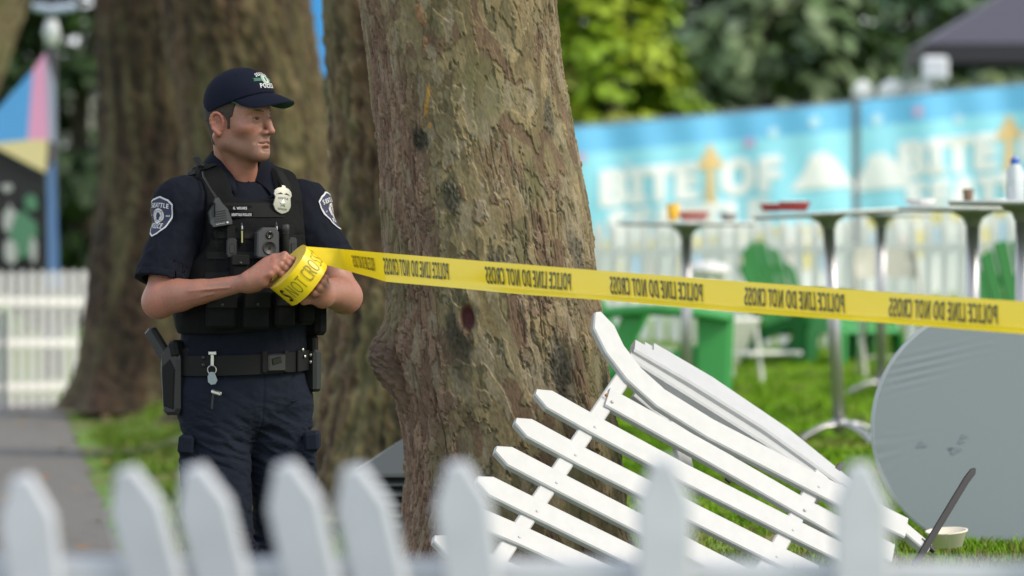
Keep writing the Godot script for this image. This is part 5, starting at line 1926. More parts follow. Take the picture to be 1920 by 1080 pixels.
	var bill := func(u: float, v: float, drop: float) -> Vector3:
		var a := lerpf(-1.22, 1.22, u)
		var xi := 0.0835 * sin(a)
		var zi := -0.004 + 0.1010 * cos(a)
		var f := sqrt(maxf(0.0, 1.0 - pow(absf(u * 2.0 - 1.0), 2.6)))
		var x := xi * (1.0 - 0.02 * v)
		var z := zi - 0.004 + 0.089 * f * v
		var y := lerpf(0.036 + 0.38 * zi + 0.004, 0.053 - 4.2 * x * x, v * (0.35 + 0.65 * v) * minf(1.0, f * 1.5)) - drop
		return H * Vector3(x, y, z)
	var bs := st()
	sheet(bs, func(u, v): return bill.call(u, 1.0 - v, 0.0), 36, 10)
	bs.set_smooth_group(-1)
	for k in 36: quad(bs, bill.call(k / 36.0, 1.0, 0.0035), bill.call((k + 1) / 36.0, 1.0, 0.0035), bill.call((k + 1) / 36.0, 1.0, 0.0), bill.call(k / 36.0, 1.0, 0.0))
	part("cap_bill", done(bs), cap_m, capn)
	var bu := st()
	sheet(bu, func(u, v): return bill.call(u, v, 0.0036), 36, 10)
	var under := part("bill_underside", done(bu), mat("bill_green", 0.016, 0.085, 0.052, 0.85), capn)
	under.set_meta("label", "dark green underside of the cap bill")
	var round_cap := func(pitch: float, lift: float) -> Callable:
		return func(x: float, y: float) -> Vector3:
			var yaw := x / 0.085
			var pt := pitch + y / 0.082
			var dir := H.basis * Vector3(sin(yaw) * cos(pt), sin(pt), cos(yaw) * cos(pt))
			return cast(crown, H * Vector3(0, 0.05, 0.0) + dir * 0.2, -dir) + dir * lift
	var ar := func(pitch: float, bend: float, lift: float) -> Callable:
		var f: Callable = round_cap.call(pitch, lift)
		return func(x: float, y: float) -> Vector3: return f.call(x, y - bend * x * x)
	part("cap_lettering", lettersm("SEATTLE", 0.056, 0.0105, ar.call(0.80, 6.0, 0.0012)), thread, capn)
	part("cap_lettering", lettersm("POLICE", 0.050, 0.0105, ar.call(0.42, 0.0, 0.0012)), thread, capn)
	var em := st()
	fill_decal(em, dense(PackedVector2Array([Vector2(-0.040, -0.004), Vector2(0.040, -0.004), Vector2(0.036, 0.0), Vector2(0.040, 0.004), Vector2(-0.040, 0.004), Vector2(-0.036, 0.0)]), 0.006), round_cap.call(0.60, 0.001))
	part("cap_ribbon", done(em), green, capn)
	em = st()
	fill_decal(em, circle(0.0140), round_cap.call(0.60, 0.0016))
	part("cap_seal", done(em), mat("seal_grey", 0.50, 0.54, 0.52, 0.7), capn)
	em = st()
	fill_decal(em, circle(0.0120), round_cap.call(0.60, 0.0021), 0.86, 1)
	fill_decal(em, dense(PackedVector2Array([Vector2(-0.003, -0.006), Vector2(0.003, -0.006), Vector2(0.002, -0.002), Vector2(0.005, 0.001), Vector2(0.002, 0.006), Vector2(-0.003, 0.006), Vector2(-0.004, 0.0)]), 0.003), round_cap.call(0.60, 0.0021))
	part("cap_seal_print", done(em), green, capn)

	# ---- shirt
	var sh := []
	sh.append(ell(Vector3(0, 1.34, 0.0), Vector3(0.182, 0.21, 0.122), 0.03, false, T))
	sh.append(ell(Vector3(0, 1.15, 0.006), Vector3(0.19, 0.2, 0.132), 0.05, false, T))
	sh.append(ell(Vector3(0, 1.03, 0.0), Vector3(0.187, 0.1, 0.128), 0.05, false, T))
	sh.append(cone(Vector3(-0.15, 1.458, -0.01), Vector3(0.145, 1.455, -0.01), 0.062, 0.062, 0.06, false, T))
	for s in [-1.0, 1.0]: sh.append(cone(Vector3(s * 0.045, 1.540, -0.04), Vector3(s * 0.14, 1.475, -0.015), 0.048, 0.055, 0.04, false, T))
	var hR := sR.lerp(eR, 0.80)
	var hL := sL.lerp(eL, 0.62)
	var body_only := sh
	var slv := [[cone(sR + Vector3(0.03, 0.006, -0.014), hR + Vector3(-0.012, 0, -0.004), 0.074, 0.074, 0.03), ell(sR + Vector3(-0.002, 0.004, 0), Vector3.ONE * 0.075, 0.03)],
		[cone(sL + Vector3(-0.03, 0.006, 0.014), hL + Vector3(0.006, 0, 0), 0.074, 0.072, 0.03), ell(sL + Vector3(0.002, 0.004, 0), Vector3.ONE * 0.075, 0.03)]]
	var fold := nz("fold", 9.0, 3, 14)
	var fold2 := nz("fold2", 24.0, 2, 15)
	var dR := (eR - sR).normalized()
	var dL := (eL - sL).normalized()
	var sleeve_fold := func(side: int) -> Callable: return func(p: Vector3, d: float) -> float:
		var o := sR if side == 0 else sL
		var dir := dR if side == 0 else dL
		var q := p + Vector3(0.3, 0.1, 0.2)
		var f := fold.get_noise_3dv(Vector3(q.x + q.y * 0.5, q.y * 0.55 - q.x * 0.4, q.z))
		d += 0.0085 * (absf(f) - 0.2) + 0.0022 * fold2.get_noise_3dv(q)
		var t := (p - o).dot(dir)
		var end: float = ((hR if side == 0 else hL) - o).dot(dir) - 0.035 * (p.z - o.z) * 0.0
		var ax := (p - o - dir * t).length()
		if absf(t - end + 0.022) < 0.0035: d += 0.0012
		d = maxf(d, t - end)
		if t > end - 0.05: d = maxf(d, 0.060 - ax)
		return d
	var shirt_fold := func(p: Vector3, d: float) -> float:
		var q := p + Vector3(0.3, 0.1, 0.2)
		var f := fold.get_noise_3dv(Vector3(q.x + q.y * 0.5, q.y * 0.55 - q.x * 0.4, q.z))
		d += 0.0075 * (absf(f) - 0.2) + 0.0022 * fold2.get_noise_3dv(q)
		# opening at the throat
		var t: Vector3 = Ti * p
		d = maxf(d, minf(0.070 - Vector2(t.x, t.z + 0.035).length() + maxf(0.0, 1.545 - t.y) * 0.6, t.y - 1.50))
		return d
	var shirt := part("shirt", solid(sh, 0.0056, Vector3(-0.26, 1.0, -0.2), Vector3(0.25, 1.62, 0.2), shirt_fold, null, 0.012), shirtm, man)
	for side in 2:
		part("sleeve", solid(slv[side], 0.0048, Vector3(-0.36, 1.22, -0.05) if side == 0 else Vector3(0.03, 1.27, -0.19), Vector3(-0.07, 1.57, 0.27) if side == 0 else Vector3(0.37, 1.56, 0.1), sleeve_fold.call(side), null, 0.012), shirtm, shirt)
	# dark undershirt at the throat
	part("undershirt", ballm(T * Vector3(0, 1.498, 0.022), Vector3(0.045, 0.022, 0.03), 14), nylon, shirt)
	# collar: stand and two leaves
	var col := st()
	var edge := []
	for k in 49:                                   # where the outer edge of the leaf rests on the shirt
		var a := lerpf(-2.74, 2.74, k / 48.0)
		var t := absf(a) / 2.74
		var out := T.basis * Vector3(sin(a), 0, -cos(a))
		var yy := 1.575 - 0.012 * t - 0.070 * pow(t, 4.0)
		var dir := (-out * (0.35 + 0.5 * t) - Vector3.UP * (1.0 - 0.75 * pow(t, 3.0))).normalized()
		var aim := T * Vector3(0, yy, -0.036) + out * (0.103 + 0.012 * t)
		edge.append(cast(sh, aim - dir * 0.06, dir, shirt_fold) - dir * 0.007)
	var collar := func(u: float, v: float, off: float) -> Vector3:
		var a := lerpf(-2.74, 2.74, u)             # 0 is the nape
		var t := absf(a) / 2.74
		var out := T.basis * Vector3(sin(a), 0, -cos(a))
		var ytop := 1.634 - 0.030 * t - 0.062 * pow(t, 6.0)
		var fold_at := T * Vector3(0, ytop, -0.034) + out * (0.066 + 0.006 * t) + T.basis * Vector3(-0.010, 0, 0.004)
		var k := mini(int(u * 48.0), 47)
		var e: Vector3 = (edge[k] as Vector3).lerp(edge[k + 1], u * 48.0 - k)
		return fold_at.lerp(e, v) + out * (0.010 * sin(PI * v) + off)
	sheet(col, func(u, v): return collar.call(u, 1.0 - v, 0.003), 48, 8)
	sheet(col, func(u, v): return collar.call(u, v, -0.001), 48, 8)
	col.set_smooth_group(-1)
	for k in 48:
		var u0 := k / 48.0
		var u1 := (k + 1) / 48.0
		quad(col, collar.call(u1, 0.0, -0.001), collar.call(u0, 0.0, -0.001), collar.call(u0, 0.0, 0.003), collar.call(u1, 0.0, 0.003))
		quad(col, collar.call(u0, 1.0, -0.001), collar.call(u1, 1.0, -0.001), collar.call(u1, 1.0, 0.003), collar.call(u0, 1.0, 0.003))
	part("collar", done(col), shirtm, shirt)
	var pk := cast(sh, T * Vector3(0.0, 1.475, 0.4), -T.basis.z, shirt_fold)
	part("button", ballm(pk + T.basis.z * 0.004, Vector3(0.0042, 0.0042, 0.003), 10), chrome, shirt)
	# shoulder patches
	var shield := dense(PackedVector2Array([Vector2(-0.047, 0.034), Vector2(-0.030, 0.047), Vector2(0.0, 0.056), Vector2(0.030, 0.047), Vector2(0.047, 0.034), Vector2(0.046, -0.004), Vector2(0.036, -0.032), Vector2(0.018, -0.050), Vector2(0.0, -0.059), Vector2(-0.018, -0.050), Vector2(-0.036, -0.032), Vector2(-0.046, -0.004)]), 0.008)
	shield.reverse()
	shield.reverse()
	if Geometry2D.is_polygon_clockwise(shield): shield.reverse()
	for side in 2:
		var ps: Array = slv[side]
		var sf: Callable = sleeve_fold.call(side)
		var p0 := cast(ps, L(304, 405, 0.5), Vector3(0, 0, -1), sf) if side == 0 else cast(ps, Vector3(0.45, 1.455, -0.05), Vector3(-1, 0, 0.0), sf)
		var n0 := slope(ps, p0)
		n0 = (n0 + (Vector3(-0.3, 0, 0.35) if side == 0 else Vector3(0.2, 0, 0.25))).normalized()
		var up := Vector3(0.05, 1, 0) if side == 0 else Vector3(-0.35, 1, 0)
		var f1 := on(ps, p0, n0, up, 0.0016, sf)
		var s := st()
		fill_decal(s, shield, f1)
		var pt := part("shoulder_patch", done(s), patch_m, man)
		s = st()
		fill_decal(s, shield, on(ps, p0, n0, up, 0.0030, sf), 0.91, 1)
		part("patch_border", done(s), patch_w, pt)
		var f2 := on(ps, p0, n0, up, 0.0028, sf)
		var arc := func(x: float, y: float) -> Vector3: return f2.call(x, y + 0.0305 - 2.4 * x * x)
		part("patch_lettering", lettersm("SEATTLE", 0.066, 0.0135, arc), patch_w, pt)
		part("patch_lettering", lettersm("POLICE", 0.050, 0.0145, func(x: float, y: float) -> Vector3: return f2.call(x, y - 0.0275)), patch_w, pt)
		part("patch_lettering", lettersm("EST", 0.008, 0.0045, func(x: float, y: float) -> Vector3: return f2.call(x - 0.033, y + 0.001)), patch_w, pt)
		part("patch_lettering", lettersm("1869", 0.011, 0.0045, func(x: float, y: float) -> Vector3: return f2.call(x + 0.032, y + 0.001)), patch_w, pt)
		s = st()
		fill_decal(s, circle(0.0215, 28), on(ps, p0, n0, up, 0.0026, sf), 0.74, 1)
		fill_decal(s, circle(0.0145, 24), on(ps, p0, n0, up, 0.0026, sf))
		part("patch_seal", done(s), patch_w, pt)
		s = st()
		var f4 := on(ps, p0, n0, up, 0.0034, sf)
		fill_decal(s, dense(PackedVector2Array([Vector2(-0.005, -0.011), Vector2(0.006, -0.011), Vector2(0.005, -0.004), Vector2(0.009, 0.001), Vector2(0.004, 0.010), Vector2(-0.005, 0.010), Vector2(-0.007, 0.0)]), 0.004), f4)
		part("patch_seal_print", done(s), patch_m, pt)
		s = st()
		for k in 4:
			var a := TAU * k / 4 + PI / 4
			var cc := Vector2(cos(a), sin(a)) * 0.0187
			fill_decal(s, circle(0.0028, 8), func(x: float, y: float) -> Vector3: return f4.call(x + cc.x, y + cc.y))
		part("patch_seal_gold", done(s), mat("patch_gold", 0.42, 0.30, 0.06, 0.7) if side == 0 else M["patch_gold"], pt)

	# ---- vest
	var ve := []
	ve.append(ell(Vector3(0, 1.34, 0.008), Vector3(0.203, 0.24, 0.152), 0.03, false, T))
	ve.append(ell(Vector3(0, 1.19, 0.012), Vector3(0.212, 0.21, 0.162), 0.04, false, T))
	ve.append(cone(Vector3(-0.15, 1.474, -0.01), Vector3(0.15, 1.474, -0.01), 0.083, 0.083, 0.06, false, T))
	for s in [-1.0, 1.0]: ve.append(cone(Vector3(s * 0.045, 1.540, -0.04), Vector3(s * 0.14, 1.478, -0.015), 0.063, 0.072, 0.04, false, T))
	var vest_cut := func(p: Vector3, d: float) -> float:
		var t: Vector3 = Ti * p
		var ax := absf(t.x)
		var w := 0.145
		if t.y < 1.37: w = 0.145 + 0.085 * smoothstep(1.37, 1.24, t.y) + (0.1 if t.y < 1.25 else 0.0)
		d += 0.004 * fold.get_noise_3dv(p * 1.3)
		# quilted seams
		d += 0.0022 * (1.0 - smoothstep(0.0, 0.004, absf(ax - 0.128))) * (1.0 if t.y < 1.48 and t.z > 0.0 else 0.0)
		d += 0.0022 * (1.0 - smoothstep(0.0, 0.004, absf(t.y - 1.388))) * (1.0 if t.z > 0.0 else 0.0)
		d = maxf(d, ax - w)
		d = maxf(d, 1.118 + 0.012 * sin(t.x * 9.0) - t.y)
		d = maxf(d, minf(t.y - 1.482 - 2.0 * ax * ax, 0.074 - ax))
		return d
	var vest := part("vest", solid(ve, 0.0052, Vector3(-0.27, 1.08, -0.22), Vector3(0.27, 1.60, 0.23), vest_cut, null, 0.012), nylon, man)
	var vdir := Vector3(0, 0, -1)
	var hold := func(px: float, py: float, lift := 0.0) -> Transform3D:        # a place on the vest, facing out
		var p := cast(ve, L(px, py, 0.5), vdir, vest_cut)
		var n := slope(ve, p)
		n = (Vector3(n.x, n.y * 0.4, n.z).normalized() + T.basis.z * 1.2).normalized()
		var x := Vector3.UP.cross(n).normalized()
		return Transform3D(Basis(x, n.cross(x), n), p + n * lift)
	# shoulder strap pads and their buckle ends
	for q in [[366, 322, 0.066, 0.12], [521, 334, 0.062, 0.085]]:
		var t: Transform3D = hold.call(q[0], q[1], 0.004)
		var fcall := on(ve, t.origin, slope(ve, t.origin), Vector3(0.15, 1, 0), 0.006, vest_cut)
		var s := st()
		var w: float = q[2]
		var h: float = q[3]
		fill_decal(s, dense(PackedVector2Array([Vector2(-w / 2, -h / 2), Vector2(w / 2, -h / 2), Vector2(w / 2, h / 2), Vector2(-w / 2, h / 2)]), 0.012), fcall)
		fill_decal(s, dense(PackedVector2Array([Vector2(-w / 2, -h / 2), Vector2(w / 2, -h / 2), Vector2(w / 2, h / 2), Vector2(-w / 2, h / 2)]), 0.012), func(x: float, y: float) -> Vector3: return fcall.call(x, y).lerp(t.origin, 0.05), 0.97, 1)
		part("strap_pad", done(s), webbing, vest)
	part("strap_buckle", boxm(Vector3(0.026, 0.01, 0.016), 0.003), plastic, vest, Transform3D(Basis(Vector3.BACK, -0.3), T * Vector3(0.108, 1.573, -0.005)))
	part("strap_buckle", boxm(Vector3(0.03, 0.012, 0.02), 0.003), plastic, vest, Transform3D(Basis(Vector3.BACK, 0.3), T * Vector3(-0.150, 1.560, -0.010)))
	# hook and loop bands, rows of webbing
	for q in [[470, 394, 0.215, 0.040], [478, 440, 0.235, 0.020], [478, 478, 0.235, 0.020], [478, 516, 0.24, 0.020]]:
		var c: Transform3D = hold.call(q[0], q[1])
		var f := func(x: float, y: float) -> Vector3: return cast(ve, c.origin + T.basis.x * x + Vector3.UP * y + T.basis.z * 0.12, -T.basis.z, vest_cut) + T.basis.z * 0.0035
		var s := st()
		sheet(s, func(u, v): return f.call(lerpf(-q[2], q[2], u) * 0.5, lerpf(-q[3], q[3], v) * 0.5), 30, 3)
		part("webbing_band", done(s), webbing, vest)
	# name tapes
	for q in [[452, 391, "G. WILKES", 0.040], [455, 403, "SEATTLE POLICE", 0.058]]:
		var t: Transform3D = hold.call(q[0], q[1], 0.0065)
		var tape := part("name_tape", boxm(Vector3(0.074, 0.0165, 0.003), 0.001), nylon, man, t)
		part("tape_lettering", lettersm(q[2], q[3], 0.0072, func(x: float, y: float) -> Vector3: return Vector3(x + 0.003, y, 0.0022)), patch_w, tape)
	# badge
	var bt: Transform3D = hold.call(526, 376, 0.020)
	var bp := PackedVector2Array([Vector2(0, -0.040), Vector2(0.012, -0.036), Vector2(0.021, -0.030), Vector2(0.0275, -0.016), Vector2(0.0255, -0.004), Vector2(0.0235, 0.006), Vector2(0.028, 0.014), Vector2(0.026, 0.024), Vector2(0.017, 0.032), Vector2(0.007, 0.035), Vector2(0.004, 0.040), Vector2(-0.003, 0.041), Vector2(-0.006, 0.035), Vector2(-0.017, 0.032), Vector2(-0.026, 0.024), Vector2(-0.028, 0.014), Vector2(-0.0235, 0.006), Vector2(-0.0255, -0.004), Vector2(-0.0275, -0.016), Vector2(-0.021, -0.030), Vector2(-0.012, -0.036)])
	bt.basis = bt.basis * Basis(Vector3.BACK, -0.12)
	var dome := func(lift: float) -> Callable: return func(x: float, y: float) -> Vector3: return Vector3(x, y, 0.006 - 5.0 * x * x - 2.0 * y * y + lift)
	var s2 := st()
	fill_decal(s2, dense(bp, 0.006), dome.call(0.0))
	fill_decal(s2, dense(bp, 0.006), func(x: float, y: float) -> Vector3: return dome.call(0.0).call(x, y) - Vector3(0, 0, 0.004), 0.96, 1)
	var badge := part("badge", done(s2), badge_m, man, bt)
	var engr := mat("badge_engraving", 0.10, 0.10, 0.09, 0.5, 0.5)
	part("badge_lettering", lettersm("SEATTLE", 0.032, 0.0055, func(x: float, y: float) -> Vector3: return dome.call(0.0006).call(x, y + 0.004 - 6.0 * x * x)), engr, badge)
	part("badge_lettering", lettersm("OFFICER", 0.028, 0.0055, func(x: float, y: float) -> Vector3: return dome.call(0.0006).call(x, y - 0.0275 + 5.0 * x * x)), engr, badge)
	s2 = st()
	var star := PackedVector2Array()
	for k in 10: star.append(Vector2(sin(TAU * k / 10), cos(TAU * k / 10)) * (0.0125 if k % 2 == 0 else 0.0055))
	star.reverse()
	fill_decal(s2, star, func(x: float, y: float) -> Vector3: return dome.call(0.0030 - 0.18 * Vector2(x, y).length()).call(x, y - 0.011), 0.0, 2)
	part("badge_star", done(s2), chrome, badge)
	s2 = st()
	for sx in [-1.0, 1.0]:
		var wing := PackedVector2Array([Vector2(0.010 * sx, -0.0035), Vector2(-0.011 * sx, -0.001), Vector2(-0.003 * sx, 0.0035)])
		if Geometry2D.is_polygon_clockwise(wing): wing.reverse()
		fill_decal(s2, wing, func(x: float, y: float) -> Vector3: return dome.call(0.0008).call(x + 0.0125 * sx * 1.0, y + 0.0165), 0.0, 1)
	part("badge_cutout", done(s2), mat("badge_gap", 0.012, 0.012, 0.012, 0.7), badge)
	# shoulder microphone on its coiled cord
	var mt: Transform3D = hold.call(415, 404, 0.022)
	mt.basis = mt.basis * Basis(Vector3.BACK, 0.16)
	var mp := PackedVector2Array([Vector2(-0.021, -0.029), Vector2(0.026, -0.029), Vector2(0.028, -0.022), Vector2(0.022, 0.012), Vector2(0.011, 0.028), Vector2(0.004, 0.046), Vector2(-0.005, 0.046), Vector2(-0.012, 0.028), Vector2(-0.026, 0.012), Vector2(-0.027, -0.018)])
	mt.basis = mt.basis.scaled_local(Vector3(1.12, 1.06, 1.0))
	var mic := part("shoulder_microphone", prismm(mp, 0.030, 0.005), mic_m, man, mt)
	for k in 5: part("grille_slot", boxm(Vector3(0.033, 0.0028, 0.002), 0.0005), gloss, mic, Transform3D(Basis(), Vector3(-0.001, 0.009 - 0.0062 * k, 0.0152)))
	part("maker_mark", lettersm("o-o-o-o-o", 0.021, 0.002, func(x: float, y: float) -> Vector3: return Vector3(x - 0.003, y - 0.0235, 0.0158)), patch_w, mic)
	part("maker_mark", lathem([Vector2(0.0, 0.0), Vector2(0.003, 0.0), Vector2(0.003, 0.0008), Vector2(0, 0.0008)], 14, Transform3D(Basis(Vector3.RIGHT, PI / 2), Vector3(0.015, -0.0235, 0.0152))), patch_w, mic)
	var ct := L(381, 316, 0.0)
	ct = cast(ve, L(381, 320, 0.4), vdir, vest_cut) + Vector3(0, 0.008, 0.012)
	var top_m := mt * Vector3(0, 0.046, 0)
	var cpts := [top_m, top_m.lerp(ct, 0.3) + Vector3(-0.004, 0, 0.01), top_m.lerp(ct, 0.7) + Vector3(-0.006, 0, 0.012), ct + Vector3(0.004, -0.012, 0.006)]
	part("microphone_cord", tubem(cpts, [0.0042, 0.003, 0.003, 0.003], 8), plastic, mic, mt.affine_inverse())
	var coil := []
	for k in 70:
		var a := k / 70.0
		var c := ct.lerp(ct + Vector3(-0.018, 0.026, -0.035), a)
		coil.append(c + Vector3(cos(a * TAU * 6.0) * 0.0085, sin(a * TAU * 6.0) * 0.004 + 0.002, sin(a * TAU * 6.0) * 0.0085))
	part("coiled_cord", tubem(coil, [0.0024], 7), plastic, mic, mt.affine_inverse())
	# body camera
	var cm: Transform3D = hold.call(501, 455, 0.016)
	var camera_body := part("body_camera", prismm(PackedVector2Array([Vector2(-0.032, -0.043), Vector2(0.030, -0.043), Vector2(0.033, -0.036), Vector2(0.033, 0.028), Vector2(0.024, 0.043), Vector2(-0.016, 0.043), Vector2(-0.033, 0.028), Vector2(-0.035, -0.036)]), 0.028, 0.004), mic_m, man, cm)
	var lens_t := Transform3D(Basis(Vector3.RIGHT, PI / 2), Vector3(0.003, 0.022, 0.014))
	part("camera_lens", lathem([Vector2(0, 0), Vector2(0.0115, 0), Vector2(0.0105, 0.004), Vector2(0.0065, 0.004), Vector2(0.0055, 0.0015), Vector2(0, 0.0025)], 20, lens_t), gloss, camera_body)
	part("camera_button", lathem([Vector2(0, 0), Vector2(0.0195, 0), Vector2(0.0195, 0.0025), Vector2(0.0175, 0.0032), Vector2(0.016, 0.0016), Vector2(0, 0.0024)], 28, Transform3D(Basis(Vector3.RIGHT, PI / 2), Vector3(0.002, -0.014, 0.014))), plastic, camera_body)
	s2 = st()
	flat_shape(s2, PackedVector2Array([Vector2(-0.005, -0.005), Vector2(0.005, -0.005), Vector2(0, 0.006)]), func(x: float, y: float) -> Vector3: return Vector3(x + 0.002, y - 0.014, 0.0168))
	part("button_mark", done(s2), gloss, camera_body)
	# pens, torch, buckles, pouches
	for q in [[457, 432, 0.042], [519, 433, 0.05]]:
		var t: Transform3D = hold.call(q[0], q[1], 0.010)
		var pen := part("pen", lathem([Vector2(0, -q[2]), Vector2(0.0036, -q[2]), Vector2(0.0036, q[2] * 0.3), Vector2(0.0022, q[2] * 0.5), Vector2(0, q[2] * 0.52)], 10), plastic, man, t)
		part("pen_clip", boxm(Vector3(0.0042, 0.034, 0.0018), 0.0005), mat("brass", 0.42, 0.38, 0.16, 0.3, 0.9) if not M.has("brass") else M["brass"], pen, Transform3D(Basis(), Vector3(0, -0.018, 0.0048)))
		part("pen_tip", boxm(Vector3(0.004, 0.011, 0.003), 0.001), chrome, pen, Transform3D(Basis(), Vector3(0.001, 0.008, 0.004)))
	var ft: Transform3D = hold.call(533, 452, 0.018)
	var torch := part("torch", lathem([Vector2(0, -0.055), Vector2(0.0105, -0.055), Vector2(0.0105, 0.026), Vector2(0.0118, 0.029), Vector2(0.0118, 0.045), Vector2(0.009, 0.048), Vector2(0, 0.045)], 18), plastic, man, ft)
	part("torch_ring", lathem([Vector2(0.0107, 0.020), Vector2(0.0122, 0.020), Vector2(0.0122, 0.023), Vector2(0.0107, 0.023)], 18), gloss, torch)
	for q in [[439, 463], [547, 462]]:
		var t: Transform3D = hold.call(q[0], q[1], 0.010)
		var bk := part("buckle", prismm(PackedVector2Array([Vector2(-0.012, -0.030), Vector2(0.012, -0.030), Vector2(0.015, -0.02), Vector2(0.015, 0.018), Vector2(0.009, 0.026), Vector2(-0.009, 0.026), Vector2(-0.015, 0.018), Vector2(-0.015, -0.02)]), 0.012, 0.003), plastic, man, t)
		part("buckle_tab", boxm(Vector3(0.014, 0.026, 0.003), 0.001), gloss, bk, Transform3D(Basis(), Vector3(0, -0.004, 0.0065)))
		part("buckle_strap", boxm(Vector3(0.024, 0.12, 0.003), 0.001), webbing, bk, Transform3D(Basis(), Vector3(0, 0.0, -0.0075)))
	for q in [[420, 580, 0.085, 0.10], [482, 580, 0.074, 0.105], [532, 577, 0.062, 0.105], [570, 572, 0.05, 0.10], [452, 500, 0.05, 0.07]]:
		var t: Transform3D = hold.call(q[0], q[1], 0.012)
		var po := part("pouch", boxm(Vector3(q[2], q[3], 0.034), 0.008), nylon, man, t)
		part("pouch_flap", boxm(Vector3(q[2] * 1.03, q[3] * 0.42, 0.006), 0.0025), webbing, po, Transform3D(Basis(Vector3.RIGHT, -0.05), Vector3(0, q[3] * 0.28, 0.0195)))
		part("snap", ballm(Vector3.ZERO, Vector3(0.005, 0.005, 0.003), 10), plastic, po, Transform3D(Basis(), Vector3(0, q[3] * 0.16, 0.0225)))
	var rt: Transform3D = hold.call(596, 560, 0.0)
	part("radio_pouch", boxm(Vector3(0.05, 0.16, 0.07), 0.012), nylon, vest, Transform3D(Basis(Vector3.UP, 0.9), Vector3(0.188, 1.18, -0.02)))
	# ---- belt
	var bl := st()
	var ring := func(u: float, v: float, off: float) -> Vector3:
		var a := TAU * u
		return T * Vector3(sin(a) * (0.189 + off), 0.998 + 0.056 * v + 0.008 * sin(a) - 0.004 * cos(a), cos(a) * (0.133 + off))
	sheet(bl, func(u, v): return ring.call(u, v, 0.010), 72, 1)
	sheet(bl, func(u, v): return ring.call(u, 1.0, lerpf(0.010, -0.01, v)), 72, 1, 3)
	sheet(bl, func(u, v): return ring.call(u, 0.0, lerpf(-0.01, 0.010, v)), 72, 1, 4)
	var belt := part("belt", done(bl), leather, man)
	var at_belt := func(px: float, py: float, out: float) -> Transform3D:
		var x := (px - 465.0) / 660.0
		var best := 0.0
		var bd := 9.0
		for k in 200:
			var u := -0.35 + 0.7 * k / 199.0
			var p: Vector3 = ring.call(u, 0.5, 0.010)
			if absf(p.x - x) < bd and p.z > -0.08:
				bd = absf(p.x - x)
				best = u
		var p2: Vector3 = ring.call(best, 0.5, 0.010)
		var n := (T.basis * Vector3(sin(TAU * best) / 0.199, 0, cos(TAU * best) / 0.143)).normalized()
		var xx := Vector3.UP.cross(n).normalized()
		return Transform3D(Basis(xx, Vector3.UP, n), Vector3(p2.x, (1355.0 - py) / 660.0, p2.z) + n * out)
	var bk2 := part("belt_buckle", boxm(Vector3(0.058, 0.050, 0.012), 0.004), plastic, man, at_belt.call(519, 678, 0.005))
	part("buckle_release", boxm(Vector3(0.030, 0.018, 0.004), 0.0015), gloss, bk2, Transform3D(Basis(Vector3.BACK, 0.25), Vector3(-0.002, 0.006, 0.007)))
	for q in [499, 538, 560]: part("belt_keeper", boxm(Vector3(0.016, 0.062, 0.008), 0.002), leather, belt, at_belt.call(q, 676, 0.003))
	for q in [[568, 655], [571, 668], [388, 668], [388, 682]]: part("belt_snap", ballm(Vector3.ZERO, Vector3(0.0055, 0.0055, 0.003), 10), chrome if q[0] > 500 else plastic, belt, at_belt.call(q[0], q[1], 0.003))
	# keys on a clip
	var kt: Transform3D = at_belt.call(404, 672, 0.005)
	var clip := part("key_clip", prismm(PackedVector2Array([Vector2(-0.011, 0.014), Vector2(0.011, 0.014), Vector2(0.011, 0.024), Vector2(-0.011, 0.024)]), 0.006, 0.0015), chrome, man, kt)
	part("clip_tongue", boxm(Vector3(0.009, 0.032, 0.004), 0.001), chrome, clip, Transform3D(Basis(), Vector3(0, -0.002, 0.001)))
	var rp := []
	for k in 25: rp.append(Vector3(cos(TAU * k / 24.0) * 0.0125, -0.028 + sin(TAU * k / 24.0) * 0.0125, 0.006))
	part("key_ring", tubem(rp, [0.0013], 6), chrome, clip)
	part("key_tag", prismm(PackedVector2Array([Vector2(-0.006, 0.018), Vector2(-0.013, 0.006), Vector2(-0.012, -0.010), Vector2(-0.003, -0.018), Vector2(0.009, -0.016), Vector2(0.015, -0.006), Vector2(0.010, 0.008), Vector2(0.004, 0.018)]), 0.003, 0.0008), mat("tag_grey", 0.22, 0.27, 0.29, 0.4), clip, Transform3D(Basis(), Vector3(0.001, -0.052, 0.007)))
	var key_t := Transform3D(Basis(Vector3.BACK, -0.3), Vector3(0.014, -0.092, 0.010))
	part("key", boxm(Vector3(0.030, 0.012, 0.010), 0.003), chrome, clip, key_t)
	part("key_shaft", boxm(Vector3(0.006, 0.045, 0.002), 0.0005), plastic, clip, key_t * Transform3D(Basis(Vector3.BACK, 0.2), Vector3(-0.004, -0.026, 0)))
	# holster with pistol grip
	var ht := Transform3D(Basis(Vector3.UP, -0.55) * Basis(Vector3.BACK, 0.03), Vector3(-0.205, 0.975, 0.085))
	var hol := part("holster", prismm(PackedVector2Array([Vector2(-0.034, 0.075), Vector2(-0.036, 0.02), Vector2(-0.030, -0.085), Vector2(-0.016, -0.098), Vector2(0.022, -0.098), Vector2(0.030, -0.08), Vector2(0.034, 0.06), Vector2(0.024, 0.098), Vector2(-0.006, 0.102)]), 0.044, 0.010), plastic, man, ht)
	part("holster_panel", prismm(PackedVector2Array([Vector2(-0.024, 0.04), Vector2(-0.022, -0.07), Vector2(0.012, -0.082), Vector2(0.020, 0.03), Vector2(0.004, 0.06)]), 0.008, 0.003), leather, hol, Transform3D(Basis(), Vector3(0, 0, 0.022)))
	part("holster_hood", boxm(Vector3(0.03, 0.05, 0.05), 0.008), leather, hol, Transform3D(Basis(Vector3.BACK, 0.2), Vector3(0.014, 0.088, 0)))
